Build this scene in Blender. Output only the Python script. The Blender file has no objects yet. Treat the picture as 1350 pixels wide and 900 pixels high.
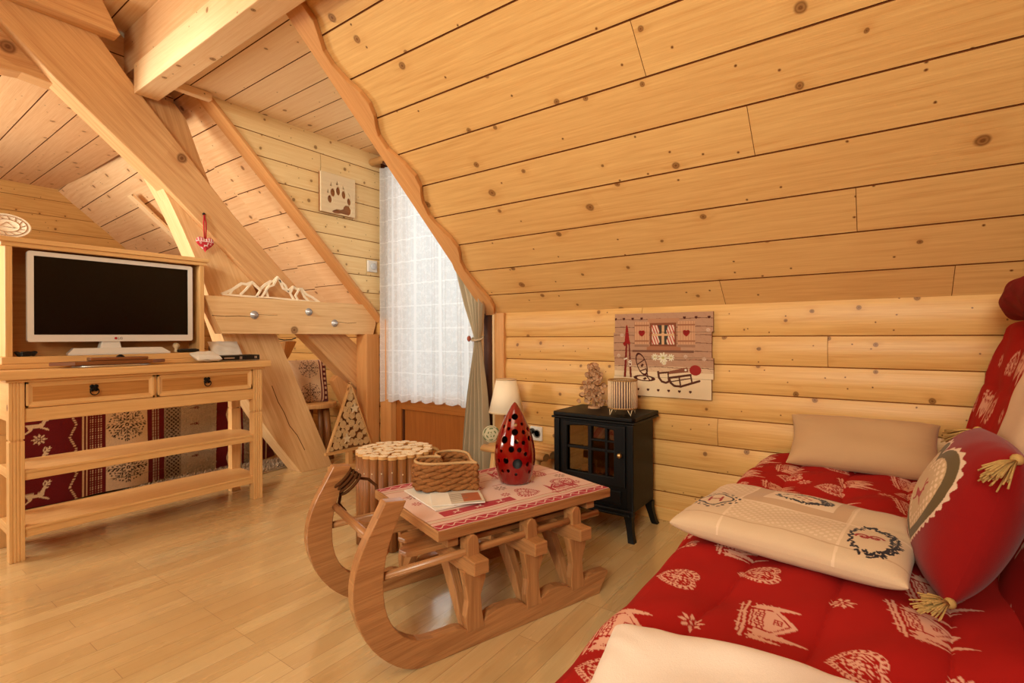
import bpy, bmesh, math, random
import numpy as np
from mathutils import Vector, Matrix
random.seed(7); rng = np.random.default_rng(5)
PI = math.pi
scene = bpy.context.scene
COL = scene.collection
V = Vector

# ------------------------------------------------------------------ helpers
def lin(c):
    return tuple(((x/255)/12.92 if x/255 <= .04045 else ((x/255+.055)/1.055)**2.4) for x in c)
def lin4(c): return (*lin(c), 1.0)

WM = {}                      # world matrix of every parent object
def _link(o, parent):
    COL.objects.link(o)
    if parent is not None:
        o.parent = parent; WM[o] = WM[parent]
    else:
        WM[o] = Matrix.Identity(4)
    return o
def tag(o, label=None, cat=None, group=None, kind=None):
    if label: o['label'] = label
    if cat: o['category'] = cat
    if group: o['group'] = group
    if kind: o['kind'] = kind
    return o
def thing(name, label, cat, loc=(0, 0, 0), rotz=0.0, group=None, kind=None):
    o = bpy.data.objects.new(name, None); COL.objects.link(o)
    o.empty_display_size = .05
    o.location = loc; o.rotation_euler = (0, 0, rotz)
    WM[o] = Matrix.Translation(V(loc)) @ Matrix.Rotation(rotz, 4, 'Z')
    return tag(o, label, cat, group, kind)
def copy_tree(src, loc=None, rot=None, parent=None):
    c = src.copy(); COL.objects.link(c)
    if parent is not None: c.parent = parent
    if loc is not None: c.location = loc
    if rot is not None: c.rotation_euler = rot
    for ch in list(src.children): copy_tree(ch, parent=c)
    return c

class MB:
    """collects shapes; UVs in metres with u along the grain and a random offset per piece"""
    def __init__(s):
        s.bm = bmesh.new(); s.uv = s.bm.loops.layers.uv.new('UVMap')
    def _uv(s, faces, udir=None, off=None):
        if off is None: off = (random.uniform(0, 50), random.uniform(0, 50))
        u = V(udir).normalized() if udir is not None else None
        for f in faces:
            f.normal_update(); n = f.normal
            uu = u
            if uu is None or abs(n.dot(uu)) > .95:
                a = V((0, 0, 1)) if abs(n.z) < .8 else V((1, 0, 0))
                uu = n.cross(a)
                if uu.length < 1e-6: uu = V((1, 0, 0))
                uu.normalize()
            w = n.cross(uu)
            for l in f.loops:
                p = l.vert.co
                l[s.uv].uv = (p.dot(uu)+off[0], p.dot(w)+off[1])
    def face(s, pts, mat=0, udir=None, off=None):
        vs = [s.bm.verts.new(p) for p in pts]
        f = s.bm.faces.new(vs); f.material_index = mat
        s._uv([f], udir, off); return f
    def box(s, lo, hi, mat=0, M=None, udir=None):
        lo = V(lo); hi = V(hi); d = hi-lo
        co = [(x, y, z) for x in (lo.x, hi.x) for y in (lo.y, hi.y) for z in (lo.z, hi.z)]
        if udir is None:
            k = max(range(3), key=lambda i: d[i]); udir = [0, 0, 0]; udir[k] = 1
        udir = V(udir)
        if M is not None:
            co = [M @ V(c) for c in co]; udir = M.to_3x3() @ udir
        vs = [s.bm.verts.new(c) for c in co]
        idx = [(0, 1, 3, 2), (4, 6, 7, 5), (0, 4, 5, 1), (2, 3, 7, 6), (0, 2, 6, 4), (1, 5, 7, 3)]
        fs = [s.bm.faces.new([vs[i] for i in q]) for q in idx]
        for f in fs: f.material_index = mat
        s._uv(fs, udir); return fs
    def prism(s, pts, ext, mat=0, udir=None, smooth=False):
        pts = [V(p) for p in pts]; ext = V(ext)
        a = [s.bm.verts.new(p) for p in pts]; b = [s.bm.verts.new(p+ext) for p in pts]
        n = len(pts); fs = []
        nn = V((0, 0, 0))
        for i in range(n): nn += pts[i].cross(pts[(i+1) % n])
        if nn.dot(ext) > 0: a_, b_ = a[::-1], b
        else: a_, b_ = a, b[::-1]
        fs.append(s.bm.faces.new(a_)); fs.append(s.bm.faces.new(b_))
        for i in range(n):
            j = (i+1) % n
            q = [a[i], a[j], b[j], b[i]] if nn.dot(ext) > 0 else [a[j], a[i], b[i], b[j]]
            f = s.bm.faces.new(q); f.smooth = smooth; fs.append(f)
        for f in fs: f.material_index = mat
        s._uv(fs, udir); return fs
    def tube(s, path, r, seg=10, mat=0, caps=True, closed=False, squash=1.0):
        path = [V(p) for p in path]; n = len(path)
        rs = r if isinstance(r, (list, tuple)) else [r]*n
        off = (random.uniform(0, 50), random.uniform(0, 50))
        rings = []; up = None; L = 0; Ls = []
        for i, p in enumerate(path):
            if closed: t = path[(i+1) % n]-path[i-1]
            else: t = path[min(i+1, n-1)]-path[max(i-1, 0)]
            t.normalize()
            if up is None:
                up = V((0, 0, 1)) if abs(t.z) < .9 else V((1, 0, 0))
            x = t.cross(up)
            if x.length < 1e-5: x = t.orthogonal()
            x.normalize(); y = x.cross(t).normalized(); up = y
            if i: L += (p-path[i-1]).length
            Ls.append(L)
            rings.append([s.bm.verts.new(p+x*math.cos(2*PI*k/seg)*rs[i]+y*math.sin(2*PI*k/seg)*rs[i]*squash) for k in range(seg)])
        fs = []
        for i in range(n if closed else n-1):
            j = (i+1) % n
            for k in range(seg):
                f = s.bm.faces.new([rings[i][k], rings[i][(k+1) % seg], rings[j][(k+1) % seg], rings[j][k]])
                f.smooth = True; f.material_index = mat
                lv = [(Ls[i], k), (Ls[i], k+1), (Ls[j] if j else L, k+1), (Ls[j] if j else L, k)]
                for l, (a, b) in zip(f.loops, lv):
                    l[s.uv].uv = (a+off[0], b/seg*2*PI*rs[i]+off[1])
        if caps and not closed:
            for ring in (rings[0][::-1], rings[-1]):
                f = s.bm.faces.new(ring); f.material_index = mat; s._uv([f])
        return rings
    def lathe(s, prof, c=(0, 0, 0), seg=32, mat=0, M=None, smooth=True, closed=False):
        c = V(c); off = (random.uniform(0, 50), random.uniform(0, 50))
        rings = []
        for r, z in prof:
            ring = []
            for k in range(seg):
                p = V((max(r, 1e-5)*math.cos(2*PI*k/seg), max(r, 1e-5)*math.sin(2*PI*k/seg), z))
                if M is not None: p = M @ p
                ring.append(s.bm.verts.new(p+c))
            rings.append(ring)
        m = len(rings)
        for i in range(m if closed else m-1):
            j = (i+1) % m
            for k in range(seg):
                f = s.bm.faces.new([rings[i][k], rings[i][(k+1) % seg], rings[j][(k+1) % seg], rings[j][k]])
                f.smooth = smooth; f.material_index = mat
                for l, (a, b) in zip(f.loops, [(i, k), (i, k+1), (i+1, k+1), (i+1, k)]):
                    q = min(a, m-1)
                    l[s.uv].uv = (prof[q][1]+off[0], b/seg*2*PI*.1+off[1])
        if not closed:
            if prof[0][0] > 1e-4:
                f = s.bm.faces.new(rings[0][::-1]); f.material_index = mat; s._uv([f])
            if prof[-1][0] > 1e-4:
                f = s.bm.faces.new(rings[-1]); f.material_index = mat; s._uv([f])
    def sphere(s, c, r, seg=16, mat=0, M=None):
        rx = r if isinstance(r, tuple) else (r, r, r)
        prof = [(math.sin(PI*i/(seg//2)), -math.cos(PI*i/(seg//2))) for i in range(seg//2+1)]
        S = Matrix.Diagonal((*rx, 1))
        s.lathe(prof, c, seg, mat, (M @ S) if M is not None else S)
    def plate(s, outer, holes, O, X, Y, thick, mat=0, udir=None):
        """flat board in the plane O + x X + y Y with holes, extruded along X x Y * thick"""
        O, X, Y = V(O), V(X), V(Y); N = X.cross(Y).normalized()*thick
        tmp = bmesh.new(); edges = []
        for loop in [outer]+holes:
            vs = [tmp.verts.new((p[0], p[1], 0)) for p in loop]
            for i in range(len(vs)): edges.append(tmp.edges.new((vs[i], vs[(i+1) % len(vs)])))
        r = bmesh.ops.triangle_fill(tmp, use_beauty=True, use_dissolve=False, edges=edges)
        tmp.verts.ensure_lookup_table(); tmp.faces.ensure_lookup_table()
        P = lambda q, k: O+X*q.x+Y*q.y+N*k
        top = [s.bm.verts.new(P(v.co, 1)) for v in tmp.verts]; bot = [s.bm.verts.new(P(v.co, 0)) for v in tmp.verts]
        tmp.verts.index_update(); fs = []
        for f in tmp.faces:
            f.normal_update(); ids = [v.index for v in f.verts]
            if f.normal.z < 0: ids = ids[::-1]
            fs.append(s.bm.faces.new([top[i] for i in ids])); fs.append(s.bm.faces.new([bot[i] for i in ids[::-1]]))
        k = 0
        for li, loop in enumerate([outer]+holes):
            n = len(loop)
            ar = sum(loop[i][0]*loop[(i+1) % n][1]-loop[(i+1) % n][0]*loop[i][1] for i in range(n))
            for i in range(n):
                a, b = k+i, k+(i+1) % n
                q = [bot[a], bot[b], top[b], top[a]]
                if (ar < 0) != (li > 0): q = q[::-1]
                if li > 0: q = q[::-1] if False else q
                fs.append(s.bm.faces.new(q))
            k += n
        for f in fs: f.material_index = mat
        s._uv(fs, udir if udir is not None else X); tmp.free(); return fs
    def build(s, name, mats, parent=None, bevel=0.0, smooth=False, seg=2):
        if parent is not None and parent in WM: s.bm.transform(WM[parent].inverted())
        me = bpy.data.meshes.new(name); s.bm.to_mesh(me); s.bm.free()
        for m in (mats if isinstance(mats, (list, tuple)) else [mats]): me.materials.append(m)
        if smooth:
            for p in me.polygons: p.use_smooth = True
        o = bpy.data.objects.new(name, me); _link(o, parent)
        if bevel:
            b = o.modifiers.new('bevel', 'BEVEL'); b.width = bevel; b.segments = seg; b.limit_method = 'ANGLE'; b.angle_limit = .6
        return o

# ------------------------------------------------------------------ materials
class NT:
    def __init__(s, name):
        m = bpy.data.materials.new(name); m.use_nodes = True
        s.m = m; s.t = m.node_tree; s.t.nodes.clear()
        s.out = s.n('ShaderNodeOutputMaterial')
    def n(s, typ, **kw):
        nd = s.t.nodes.new(typ)
        for k, v in kw.items(): setattr(nd, k, v)
        return nd
    def l(s, a, b): s.t.links.new(a, b)
    def math(s, op, a, b=None, clamp=False):
        nd = s.n('ShaderNodeMath', operation=op); nd.use_clamp = clamp
        for i, x in enumerate((a, b)):
            if x is None: continue
            if isinstance(x, (int, float)): nd.inputs[i].default_value = x
            else: s.l(x, nd.inputs[i])
        return nd.outputs[0]
    def ramp(s, fac, stops, interp='LINEAR'):
        nd = s.n('ShaderNodeValToRGB'); nd.color_ramp.interpolation = interp
        e = nd.color_ramp.elements
        while len(e) < len(stops): e.new(.5)
        for el, (p, c) in zip(e, stops):
            el.position = p; el.color = c if len(c) == 4 else (*c, 1)
        s.l(fac, nd.inputs[0]); return nd.outputs[0]
    def mix(s, fac, a, b, mode='MIX'):
        nd = s.n('ShaderNodeMix', data_type='RGBA', blend_type=mode)
        for i, x in ((0, fac), (6, a), (7, b)):
            if isinstance(x, (int, float)): nd.inputs[i].default_value = x
            elif isinstance(x, tuple): nd.inputs[i].default_value = x if len(x) == 4 else (*x, 1)
            else: s.l(x, nd.inputs[i])
        return nd.outputs[2]
    def noise(s, vec, scale, detail=3, rough=.55, dist=0.0):
        nd = s.n('ShaderNodeTexNoise'); nd.inputs['Scale'].default_value = scale
        nd.inputs['Detail'].default_value = detail; nd.inputs['Roughness'].default_value = rough
        nd.inputs['Distortion'].default_value = dist
        s.l(vec, nd.inputs['Vector']); return nd.outputs['Fac']
    def mapping(s, vec, scale=(1, 1, 1), loc=(0, 0, 0)):
        nd = s.n('ShaderNodeMapping'); nd.inputs['Scale'].default_value = scale; nd.inputs['Location'].default_value = loc
        s.l(vec, nd.inputs['Vector']); return nd.outputs[0]
    def bsdf(s, col, rough=.5, spec=.5, **kw):
        b = s.n('ShaderNodeBsdfPrincipled')
        for k, v in (('Base Color', col), ('Roughness', rough), ('Specular IOR Level', spec)):
            if isinstance(v, (int, float)): b.inputs[k].default_value = v
            elif isinstance(v, tuple): b.inputs[k].default_value = v if len(v) == 4 else (*v, 1)
            else: s.l(v, b.inputs[k])
        for k, v in kw.items():
            b.inputs[k.replace('_', ' ')].default_value = v
        s.l(b.outputs[0], s.out.inputs[0]); return b
    def bump(s, b, h, strength=.2, dist=.01):
        nd = s.n('ShaderNodeBump'); nd.inputs['Strength'].default_value = strength; nd.inputs['Distance'].default_value = dist
        s.l(h, nd.inputs['Height']); s.l(nd.outputs[0], b.inputs['Normal'])

def wood(name, light, dark, knots=.5, rough=.45, spec=.35, grain=1.0, kscale=5.0, tone=.35, ringscale=24.0, coat=0.0):
    t = NT(name); uv = t.n('ShaderNodeUVMap', uv_map='UVMap').outputs[0]
    L, D = lin4(light), lin4(dark)
    # knots: one candidate per voronoi cell, kept for some cells
    wob = t.n('ShaderNodeTexNoise'); wob.inputs['Scale'].default_value = 14; t.l(uv, wob.inputs['Vector'])
    wv = t.n('ShaderNodeVectorMath', operation='MULTIPLY_ADD'); t.l(wob.outputs['Color'], wv.inputs[0])
    wv.inputs[1].default_value = (.012, .012, 0); t.l(uv, wv.inputs[2])
    vo = t.n('ShaderNodeTexVoronoi', voronoi_dimensions='2D', feature='F1'); vo.inputs['Scale'].default_value = kscale
    t.l(wv.outputs[0], vo.inputs['Vector'])
    sep = t.n('ShaderNodeSeparateColor'); t.l(vo.outputs['Color'], sep.inputs[0])
    keep = t.math('LESS_THAN', sep.outputs[0], knots)
    size = t.math('MULTIPLY_ADD', sep.outputs[1], .055); 
    size.node.inputs[2].default_value = .03
    kd = t.math('DIVIDE', vo.outputs['Distance'], size)          # 1 at the knot's rim
    core = t.math('MULTIPLY', t.math('SUBTRACT', 1.25, kd, clamp=True), keep, clamp=True)
    halo = t.math('MULTIPLY', t.math('MULTIPLY', t.math('SUBTRACT', 1.0, t.math('DIVIDE', kd, 4.2), clamp=True), keep), .5)
    # grain
    st = t.mapping(uv, (1.3, 9.0, 1)); big = t.noise(st, 1.0, 2, .5, .3)
    sxy = t.n('ShaderNodeSeparateXYZ'); t.l(uv, sxy.inputs[0])
    vv = t.math('ADD', t.math('ADD', sxy.outputs[1], t.math('MULTIPLY', big, .13)), t.math('MULTIPLY', halo, .035))
    ring = t.math('SINE', t.math('MULTIPLY', vv, ringscale*2*PI))
    ring = t.math('POWER', t.math('MULTIPLY_ADD', ring, .5), 2.2); ring.node.inputs[0].default_value = .5
    rn = ring.node.inputs[0].links[0].from_node; rn.inputs[2].default_value = .5
    fine = t.noise(t.mapping(uv, (5, 190, 1)), 1.0, 3, .6)
    plank = t.noise(t.mapping(uv, (.25, .6, 1)), 1.0, 1, .5)
    fade = t.noise(t.mapping(uv, (.9, 5, 1), (3, 9, 0)), 1.0, 2)
    ring = t.math('MULTIPLY', ring, t.math('MULTIPLY', t.math('SUBTRACT', fade, .36, clamp=True), 4.0, clamp=True))
    fine2 = t.noise(t.mapping(uv, (2.2, 60, 1)), 1.0, 4, .65)
    fine = t.math('ADD', t.math('MULTIPLY', fine, .5), t.math('MULTIPLY', fine2, .5))
    g = t.math('ADD', t.math('MULTIPLY', ring, .30*grain), t.math('MULTIPLY', t.math('SUBTRACT', fine, .36, clamp=True), 2.5*grain))
    g = t.math('ADD', g, t.math('MULTIPLY', t.math('SUBTRACT', plank, .36, clamp=True), tone*3.2), clamp=True)
    g = t.math('ADD', g, t.math('MULTIPLY', halo, .55), clamp=True)
    c = t.mix(g, L, D)
    if knots > .3:
        v2 = t.n('ShaderNodeTexVoronoi', voronoi_dimensions='2D', feature='F1'); v2.inputs['Scale'].default_value = kscale*1.9
        t.l(wv.outputs[0], v2.inputs['Vector']); s2 = t.n('ShaderNodeSeparateColor'); t.l(v2.outputs['Color'], s2.inputs[0])
        k2 = t.math('MULTIPLY', t.math('LESS_THAN', s2.outputs[0], knots*.55), t.math('SUBTRACT', 1.0, t.math('DIVIDE', v2.outputs['Distance'], .055), clamp=True))
        c = t.mix(t.math('MULTIPLY', k2, 1.6, clamp=True), c, (lin(dark)[0]*.26, lin(dark)[1]*.17, lin(dark)[2]*.10, 1))
    kr = t.math('SINE', t.math('MULTIPLY', kd, 9.0)); kr = t.math('MULTIPLY_ADD', kr, .16); kr.node.inputs[2].default_value = .78
    kcol = (lin(dark)[0]*.26, lin(dark)[1]*.17, lin(dark)[2]*.10)
    c = t.mix(t.math('MULTIPLY', t.math('MULTIPLY', core, 1.9, clamp=True), kr, clamp=True), c, (*kcol, 1))
    b = t.bsdf(c, rough, spec)
    if coat: b.inputs['Coat Weight'].default_value = coat; b.inputs['Coat Roughness'].default_value = .15
    t.bump(b, t.math('SUBTRACT', 1.0, g), .12, .004)
    return t.m

def plain(name, c, rough=.5, spec=.5, metal=0.0, nscale=0, namp=.15, bump=0, coords='Object', **kw):
    t = NT(name); col = lin4(c)
    if nscale:
        tc = t.n('ShaderNodeTexCoord').outputs[coords]
        nz = t.noise(tc, nscale, 3)
        col = t.mix(nz, tuple(x*(1-namp) for x in lin(c))+(1,), tuple(min(1, x*(1+namp)) for x in lin(c))+(1,))
    b = t.bsdf(col, rough, spec, Metallic=metal, **kw)
    if nscale and bump: t.bump(b, nz, bump, .003)
    return t.m

def cloth(name, rough=.9, weave=900.0, bump=.15, sheen=.0, wr=9.0, wrb=.15):
    t = NT(name)
    ca = t.n('ShaderNodeVertexColor', layer_name='Col').outputs[0]
    tc = t.n('ShaderNodeTexCoord').outputs['Object']
    nz = t.noise(tc, weave, 2); big = t.noise(tc, wr, 3)
    c = t.mix(t.math('MULTIPLY', nz, .35), ca, (0, 0, 0, 1), 'MULTIPLY')
    c = t.mix(.25, ca, c)
    b = t.bsdf(c, rough, .15); b.inputs['Sheen Weight'].default_value = sheen
    t.bump(b, t.math('ADD', t.math('MULTIPLY', nz, bump), t.math('MULTIPLY', big, wrb*6)), .35, .006)
    return t.m

M = {}
M['slope']  = wood('pine slope boards', (234, 192, 124), (204, 148, 84), .42, .42, .4, .75, 4.3, .22)
M['wall']   = wood('pine wall boards', (226, 180, 110), (196, 140, 72), .52, .42, .4, .75, 6.3, .22)
M['ceil']   = wood('pale ceiling boards', (248, 220, 176), (228, 182, 126), .38, .5, .3, .7, 5.5, .22)
M['paww']   = wood('pale dormer boards', (244, 218, 166), (220, 180, 120), .5, .5, .3, .7, 6.5, .28)
M['far']    = wood('far boards', (242, 206, 160), (216, 162, 108), .4, .5, .3, .7, 5.5, .22)
M['beam']   = wood('beam timber', (228, 184, 130), (192, 134, 82), .14, .55, .3, .8, 2.6, .15, 18)
M['beam_light'] = wood('pale beam timber', (244, 210, 158), (214, 166, 112), .16, .55, .3, .9, 2.8, .15, 18)
M['trim']   = wood('trim board', (218, 162, 102), (186, 122, 66), .1, .5, .35, .7, 3.0, .15)
M['console']= wood('waxed pine', (234, 192, 132), (206, 152, 90), .1, .4, .4, .8, 3.5, .15, 30)
M['drawer'] = wood('drawer panel pine', (206, 150, 86), (170, 112, 56), .0, .4, .4, .9, 3.5, .15, 30)
M['panel']  = wood('brown stained panel', (182, 112, 50), (140, 76, 28), .0, .35, .5, .8, 3.0, .2, 20)
M['dark']   = wood('dark stained wood', (92, 48, 24), (60, 28, 12), .0, .5, .4, .8, 3.0, .2)
M['sled']   = wood('sled oak', (192, 138, 88), (134, 84, 46), .08, .34, .5, .9, 3.5, .2, 26, .2)
M['log']    = wood('brown log', (170, 112, 60), (116, 66, 30), .1, .45, .4, .9, 6.0, .4, 16)
M['rondin'] = wood('pale log', (224, 178, 118), (190, 134, 76), .1, .45, .4, .8, 6.0, .25)
M['ply']    = wood('pale plywood', (232, 212, 176), (208, 178, 138), .0, .6, .3, .5, 3.0, .1)
M['cut']    = wood('cream cut-out wood', (252, 240, 216), (232, 210, 174), .0, .6, .3, .5, 3.0, .1)
M['tray']   = wood('walnut tray', (150, 94, 52), (104, 58, 28), .0, .35, .5, .9, 3.0, .3)
M['gap']    = plain('board gap', (104, 56, 24), .9, .1)
M['gapw']   = plain('wall board gap', (150, 94, 46), .9, .1)
M['black']  = plain('black stove metal', (5, 4, 4), .5, .25, nscale=60, namp=.2, bump=.05)
M['blackpl']= plain('black plastic', (12, 12, 13), .35)
M['iron']   = plain('black iron', (20, 18, 16), .4, .5, .6)
M['white']  = plain('white plastic', (226, 222, 216), .35)
M['screen'] = plain('black screen', (5, 4, 5), .22, .35)
M['chrome'] = plain('chrome', (214, 214, 216), .28, .5, 1.0)
M['bolt'] = plain('zinc', (190, 190, 192), .35, .5, .5)
M['brass']  = plain('brass', (196, 172, 120), .3, .5, 1.0)
M['paper']  = plain('white paper', (232, 228, 220), .8, .2, nscale=20, namp=.06)
M['red']    = plain('red glaze', (124, 9, 7), .12, .6, nscale=25, namp=.12, Coat_Weight=.8, Coat_Roughness=.06)
M['redin']  = plain('dark glaze inside', (40, 6, 6), .4)
M['redcl']  = plain('red ribbon', (178, 40, 44), .8, .2)
M['shade']  = plain('cream lampshade', (252, 236, 210), .8, .2, nscale=300, namp=.06)
M['rope']   = plain('jute rope', (156, 118, 74), .9, .1, nscale=220, namp=.4, bump=.5)
M['drope']  = plain('dark rope', (86, 52, 28), .9, .1, nscale=220, namp=.4, bump=.5)
M['tassel'] = plain('straw tassel', (176, 140, 84), .9, .1, nscale=150, namp=.3)
M['taupe']  = plain('taupe curtain', (186, 170, 144), .9, .1, nscale=400, namp=.12)
M['twig']   = plain('grey twig wood', (186, 142, 106), .8, .2, nscale=70, namp=.4, bump=.3)
M['bark']   = plain('bark', (92, 58, 34), .9, .1, nscale=60, namp=.5, bump=.6)
M['fur']    = plain('fur', (196, 178, 156), .95, .1, nscale=40, namp=.25)
M['mauve']  = plain('sofa base', (86, 24, 20), .9, .1)

# end grain slice: rings
def slice_mat(name, light, dark, sc=1.0):
    t = NT(name); tc = t.n('ShaderNodeTexCoord').outputs['Object']
    ln = t.n('ShaderNodeVectorMath', operation='LENGTH')
    wob = t.n('ShaderNodeTexNoise'); wob.inputs['Scale'].default_value = 30/sc; t.l(tc, wob.inputs['Vector'])
    ad = t.n('ShaderNodeVectorMath', operation='MULTIPLY_ADD'); t.l(wob.outputs['Color'], ad.inputs[0]); ad.inputs[1].default_value = (.012*sc,)*3; t.l(tc, ad.inputs[2])
    t.l(ad.outputs[0], ln.inputs[0])
    r = t.math('SINE', t.math('MULTIPLY', ln.outputs['Value'], 900/sc))
    r = t.math('MULTIPLY_ADD', r, .5); r.node.inputs[2].default_value = .5
    nz = t.noise(tc, 50/sc, 3)
    c = t.mix(t.math('MULTIPLY', r, nz), lin4(light), lin4(dark))
    t.bsdf(c, .7, .2); return t.m
M['slice'] = slice_mat('log end grain', (222, 190, 140), (150, 102, 60))
M['slicew'] = slice_mat('pale log end grain', (246, 234, 208), (196, 164, 122))
M['bigslice'] = slice_mat('large end grain', (234, 214, 182), (150, 120, 88), 5.0)

# glass and lace
def glass_mat():
    t = NT('window glass'); a = t.n('ShaderNodeBsdfTransparent'); g = t.n('ShaderNodeBsdfGlossy')
    g.inputs['Roughness'].default_value = .03; a.inputs[0].default_value = (.92, .95, .96, 1)
    mx = t.n('ShaderNodeMixShader'); mx.inputs[0].default_value = .08
    t.l(a.outputs[0], mx.inputs[1]); t.l(g.outputs[0], mx.inputs[2]); t.l(mx.outputs[0], t.out.inputs[0]); return t.m
M['glass'] = glass_mat()
def lace_mat():
    t = NT('white lace'); uv = t.n('ShaderNodeUVMap', uv_map='UVMap').outputs[0]
    sep = t.n('ShaderNodeSeparateXYZ'); t.l(uv, sep.inputs[0])
    # horizontal bands every 21 cm, fine mesh, woven flowers
    band = t.math('GREATER_THAN', t.math('SINE', t.math('MULTIPLY', sep.outputs[1], 2*PI/.17)), .985)
    strip = t.math('GREATER_THAN', t.math('SINE', t.math('MULTIPLY', sep.outputs[0], 2*PI/.25)), .96)
    n1 = t.noise(uv, 26, 4, .7); n2 = t.noise(t.mapping(uv, (1, 1, 1), (7, 3, 0)), 140, 2)
    flower = t.math('GREATER_THAN', n1, .53); fine = t.math('GREATER_THAN', n2, .54)
    dens = t.math('MAXIMUM', t.math('MAXIMUM', band, strip), t.math('ADD', t.math('MULTIPLY', flower, .42), t.math('MULTIPLY', fine, .25)))
    al = t.math('MULTIPLY_ADD', dens, .19); al.node.inputs[2].default_value = .80
    d = t.n('ShaderNodeBsdfDiffuse'); d.inputs[0].default_value = (.86, .87, .88, 1)
    tr = t.n('ShaderNodeBsdfTranslucent'); tr.inputs[0].default_value = (.86, .88, .9, 1)
    m1 = t.n('ShaderNodeMixShader'); m1.inputs[0].default_value = .5; t.l(d.outputs[0], m1.inputs[1]); t.l(tr.outputs[0], m1.inputs[2])
    tp = t.n('ShaderNodeBsdfTransparent'); m2 = t.n('ShaderNodeMixShader'); t.l(al, m2.inputs[0])
    t.l(tp.outputs[0], m2.inputs[1]); t.l(m1.outputs[0], m2.inputs[2]); t.l(m2.outputs[0], t.out.inputs[0]); return t.m
M['lace'] = lace_mat()
def floor_mat():
    t = NT('honey parquet'); uv = t.n('ShaderNodeUVMap', uv_map='UVMap').outputs[0]
    br = t.n('ShaderNodeTexBrick'); br.offset = .37; br.offset_frequency = 3; br.squash = 1.0
    br.inputs['Scale'].default_value = 1; br.inputs['Brick Width'].default_value = .85; br.inputs['Row Height'].default_value = .075
    br.inputs['Mortar Size'].default_value = .0011; br.inputs['Mortar Smooth'].default_value = .3
    br.inputs['Color1'].default_value = (0, 0, 0, 1); br.inputs['Color2'].default_value = (1, 1, 1, 1); br.inputs['Mortar'].default_value = (.5, .5, .5, 1)
    t.l(uv, br.inputs['Vector'])
    fine = t.noise(t.mapping(uv, (4, 130, 1)), 1, 3, .6); wav = t.noise(t.mapping(uv, (1.5, 14, 1)), 1, 3, .5, .6); blot = t.noise(uv, 1.6, 2)
    g = t.math('ADD', t.math('MULTIPLY', br.outputs['Color'], .42), t.math('ADD', t.math('MULTIPLY', fine, .42), t.math('MULTIPLY', wav, .45)))
    g = t.math('SUBTRACT', g, .3, clamp=True)
    c = t.mix(g, lin4((228, 206, 156)), lin4((184, 142, 86)))
    c = t.mix(t.math('MULTIPLY', t.math('SUBTRACT', blot, .42, clamp=True), .7, clamp=True), c, lin4((184, 124, 62)))
    c = t.mix(t.math('MULTIPLY', br.outputs['Fac'], .55), c, lin4((110, 62, 24)))
    r = t.math('MULTIPLY_ADD', wav, .16); r.node.inputs[2].default_value = .20
    b = t.bsdf(c, r, .5); b.inputs['Coat Weight'].default_value = .8; b.inputs['Coat IOR'].default_value = 2.5; b.inputs['Coat Roughness'].default_value = .13
    t.bump(b, t.math('ADD', fine, t.math('MULTIPLY', br.outputs['Fac'], -1.5)), .06, .003)
    return t.m
M['floor'] = floor_mat()
M['quilt'] = cloth('quilted cotton', .9, 700, .12, .0)
M['linen'] = cloth('printed linen', .9, 500, .25, .1)
M['print'] = cloth('printed board', .7, 400, .05, 0, 9, 0)
M['plush'] = cloth('fleece throw', .95, 160, .9, .3)

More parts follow.
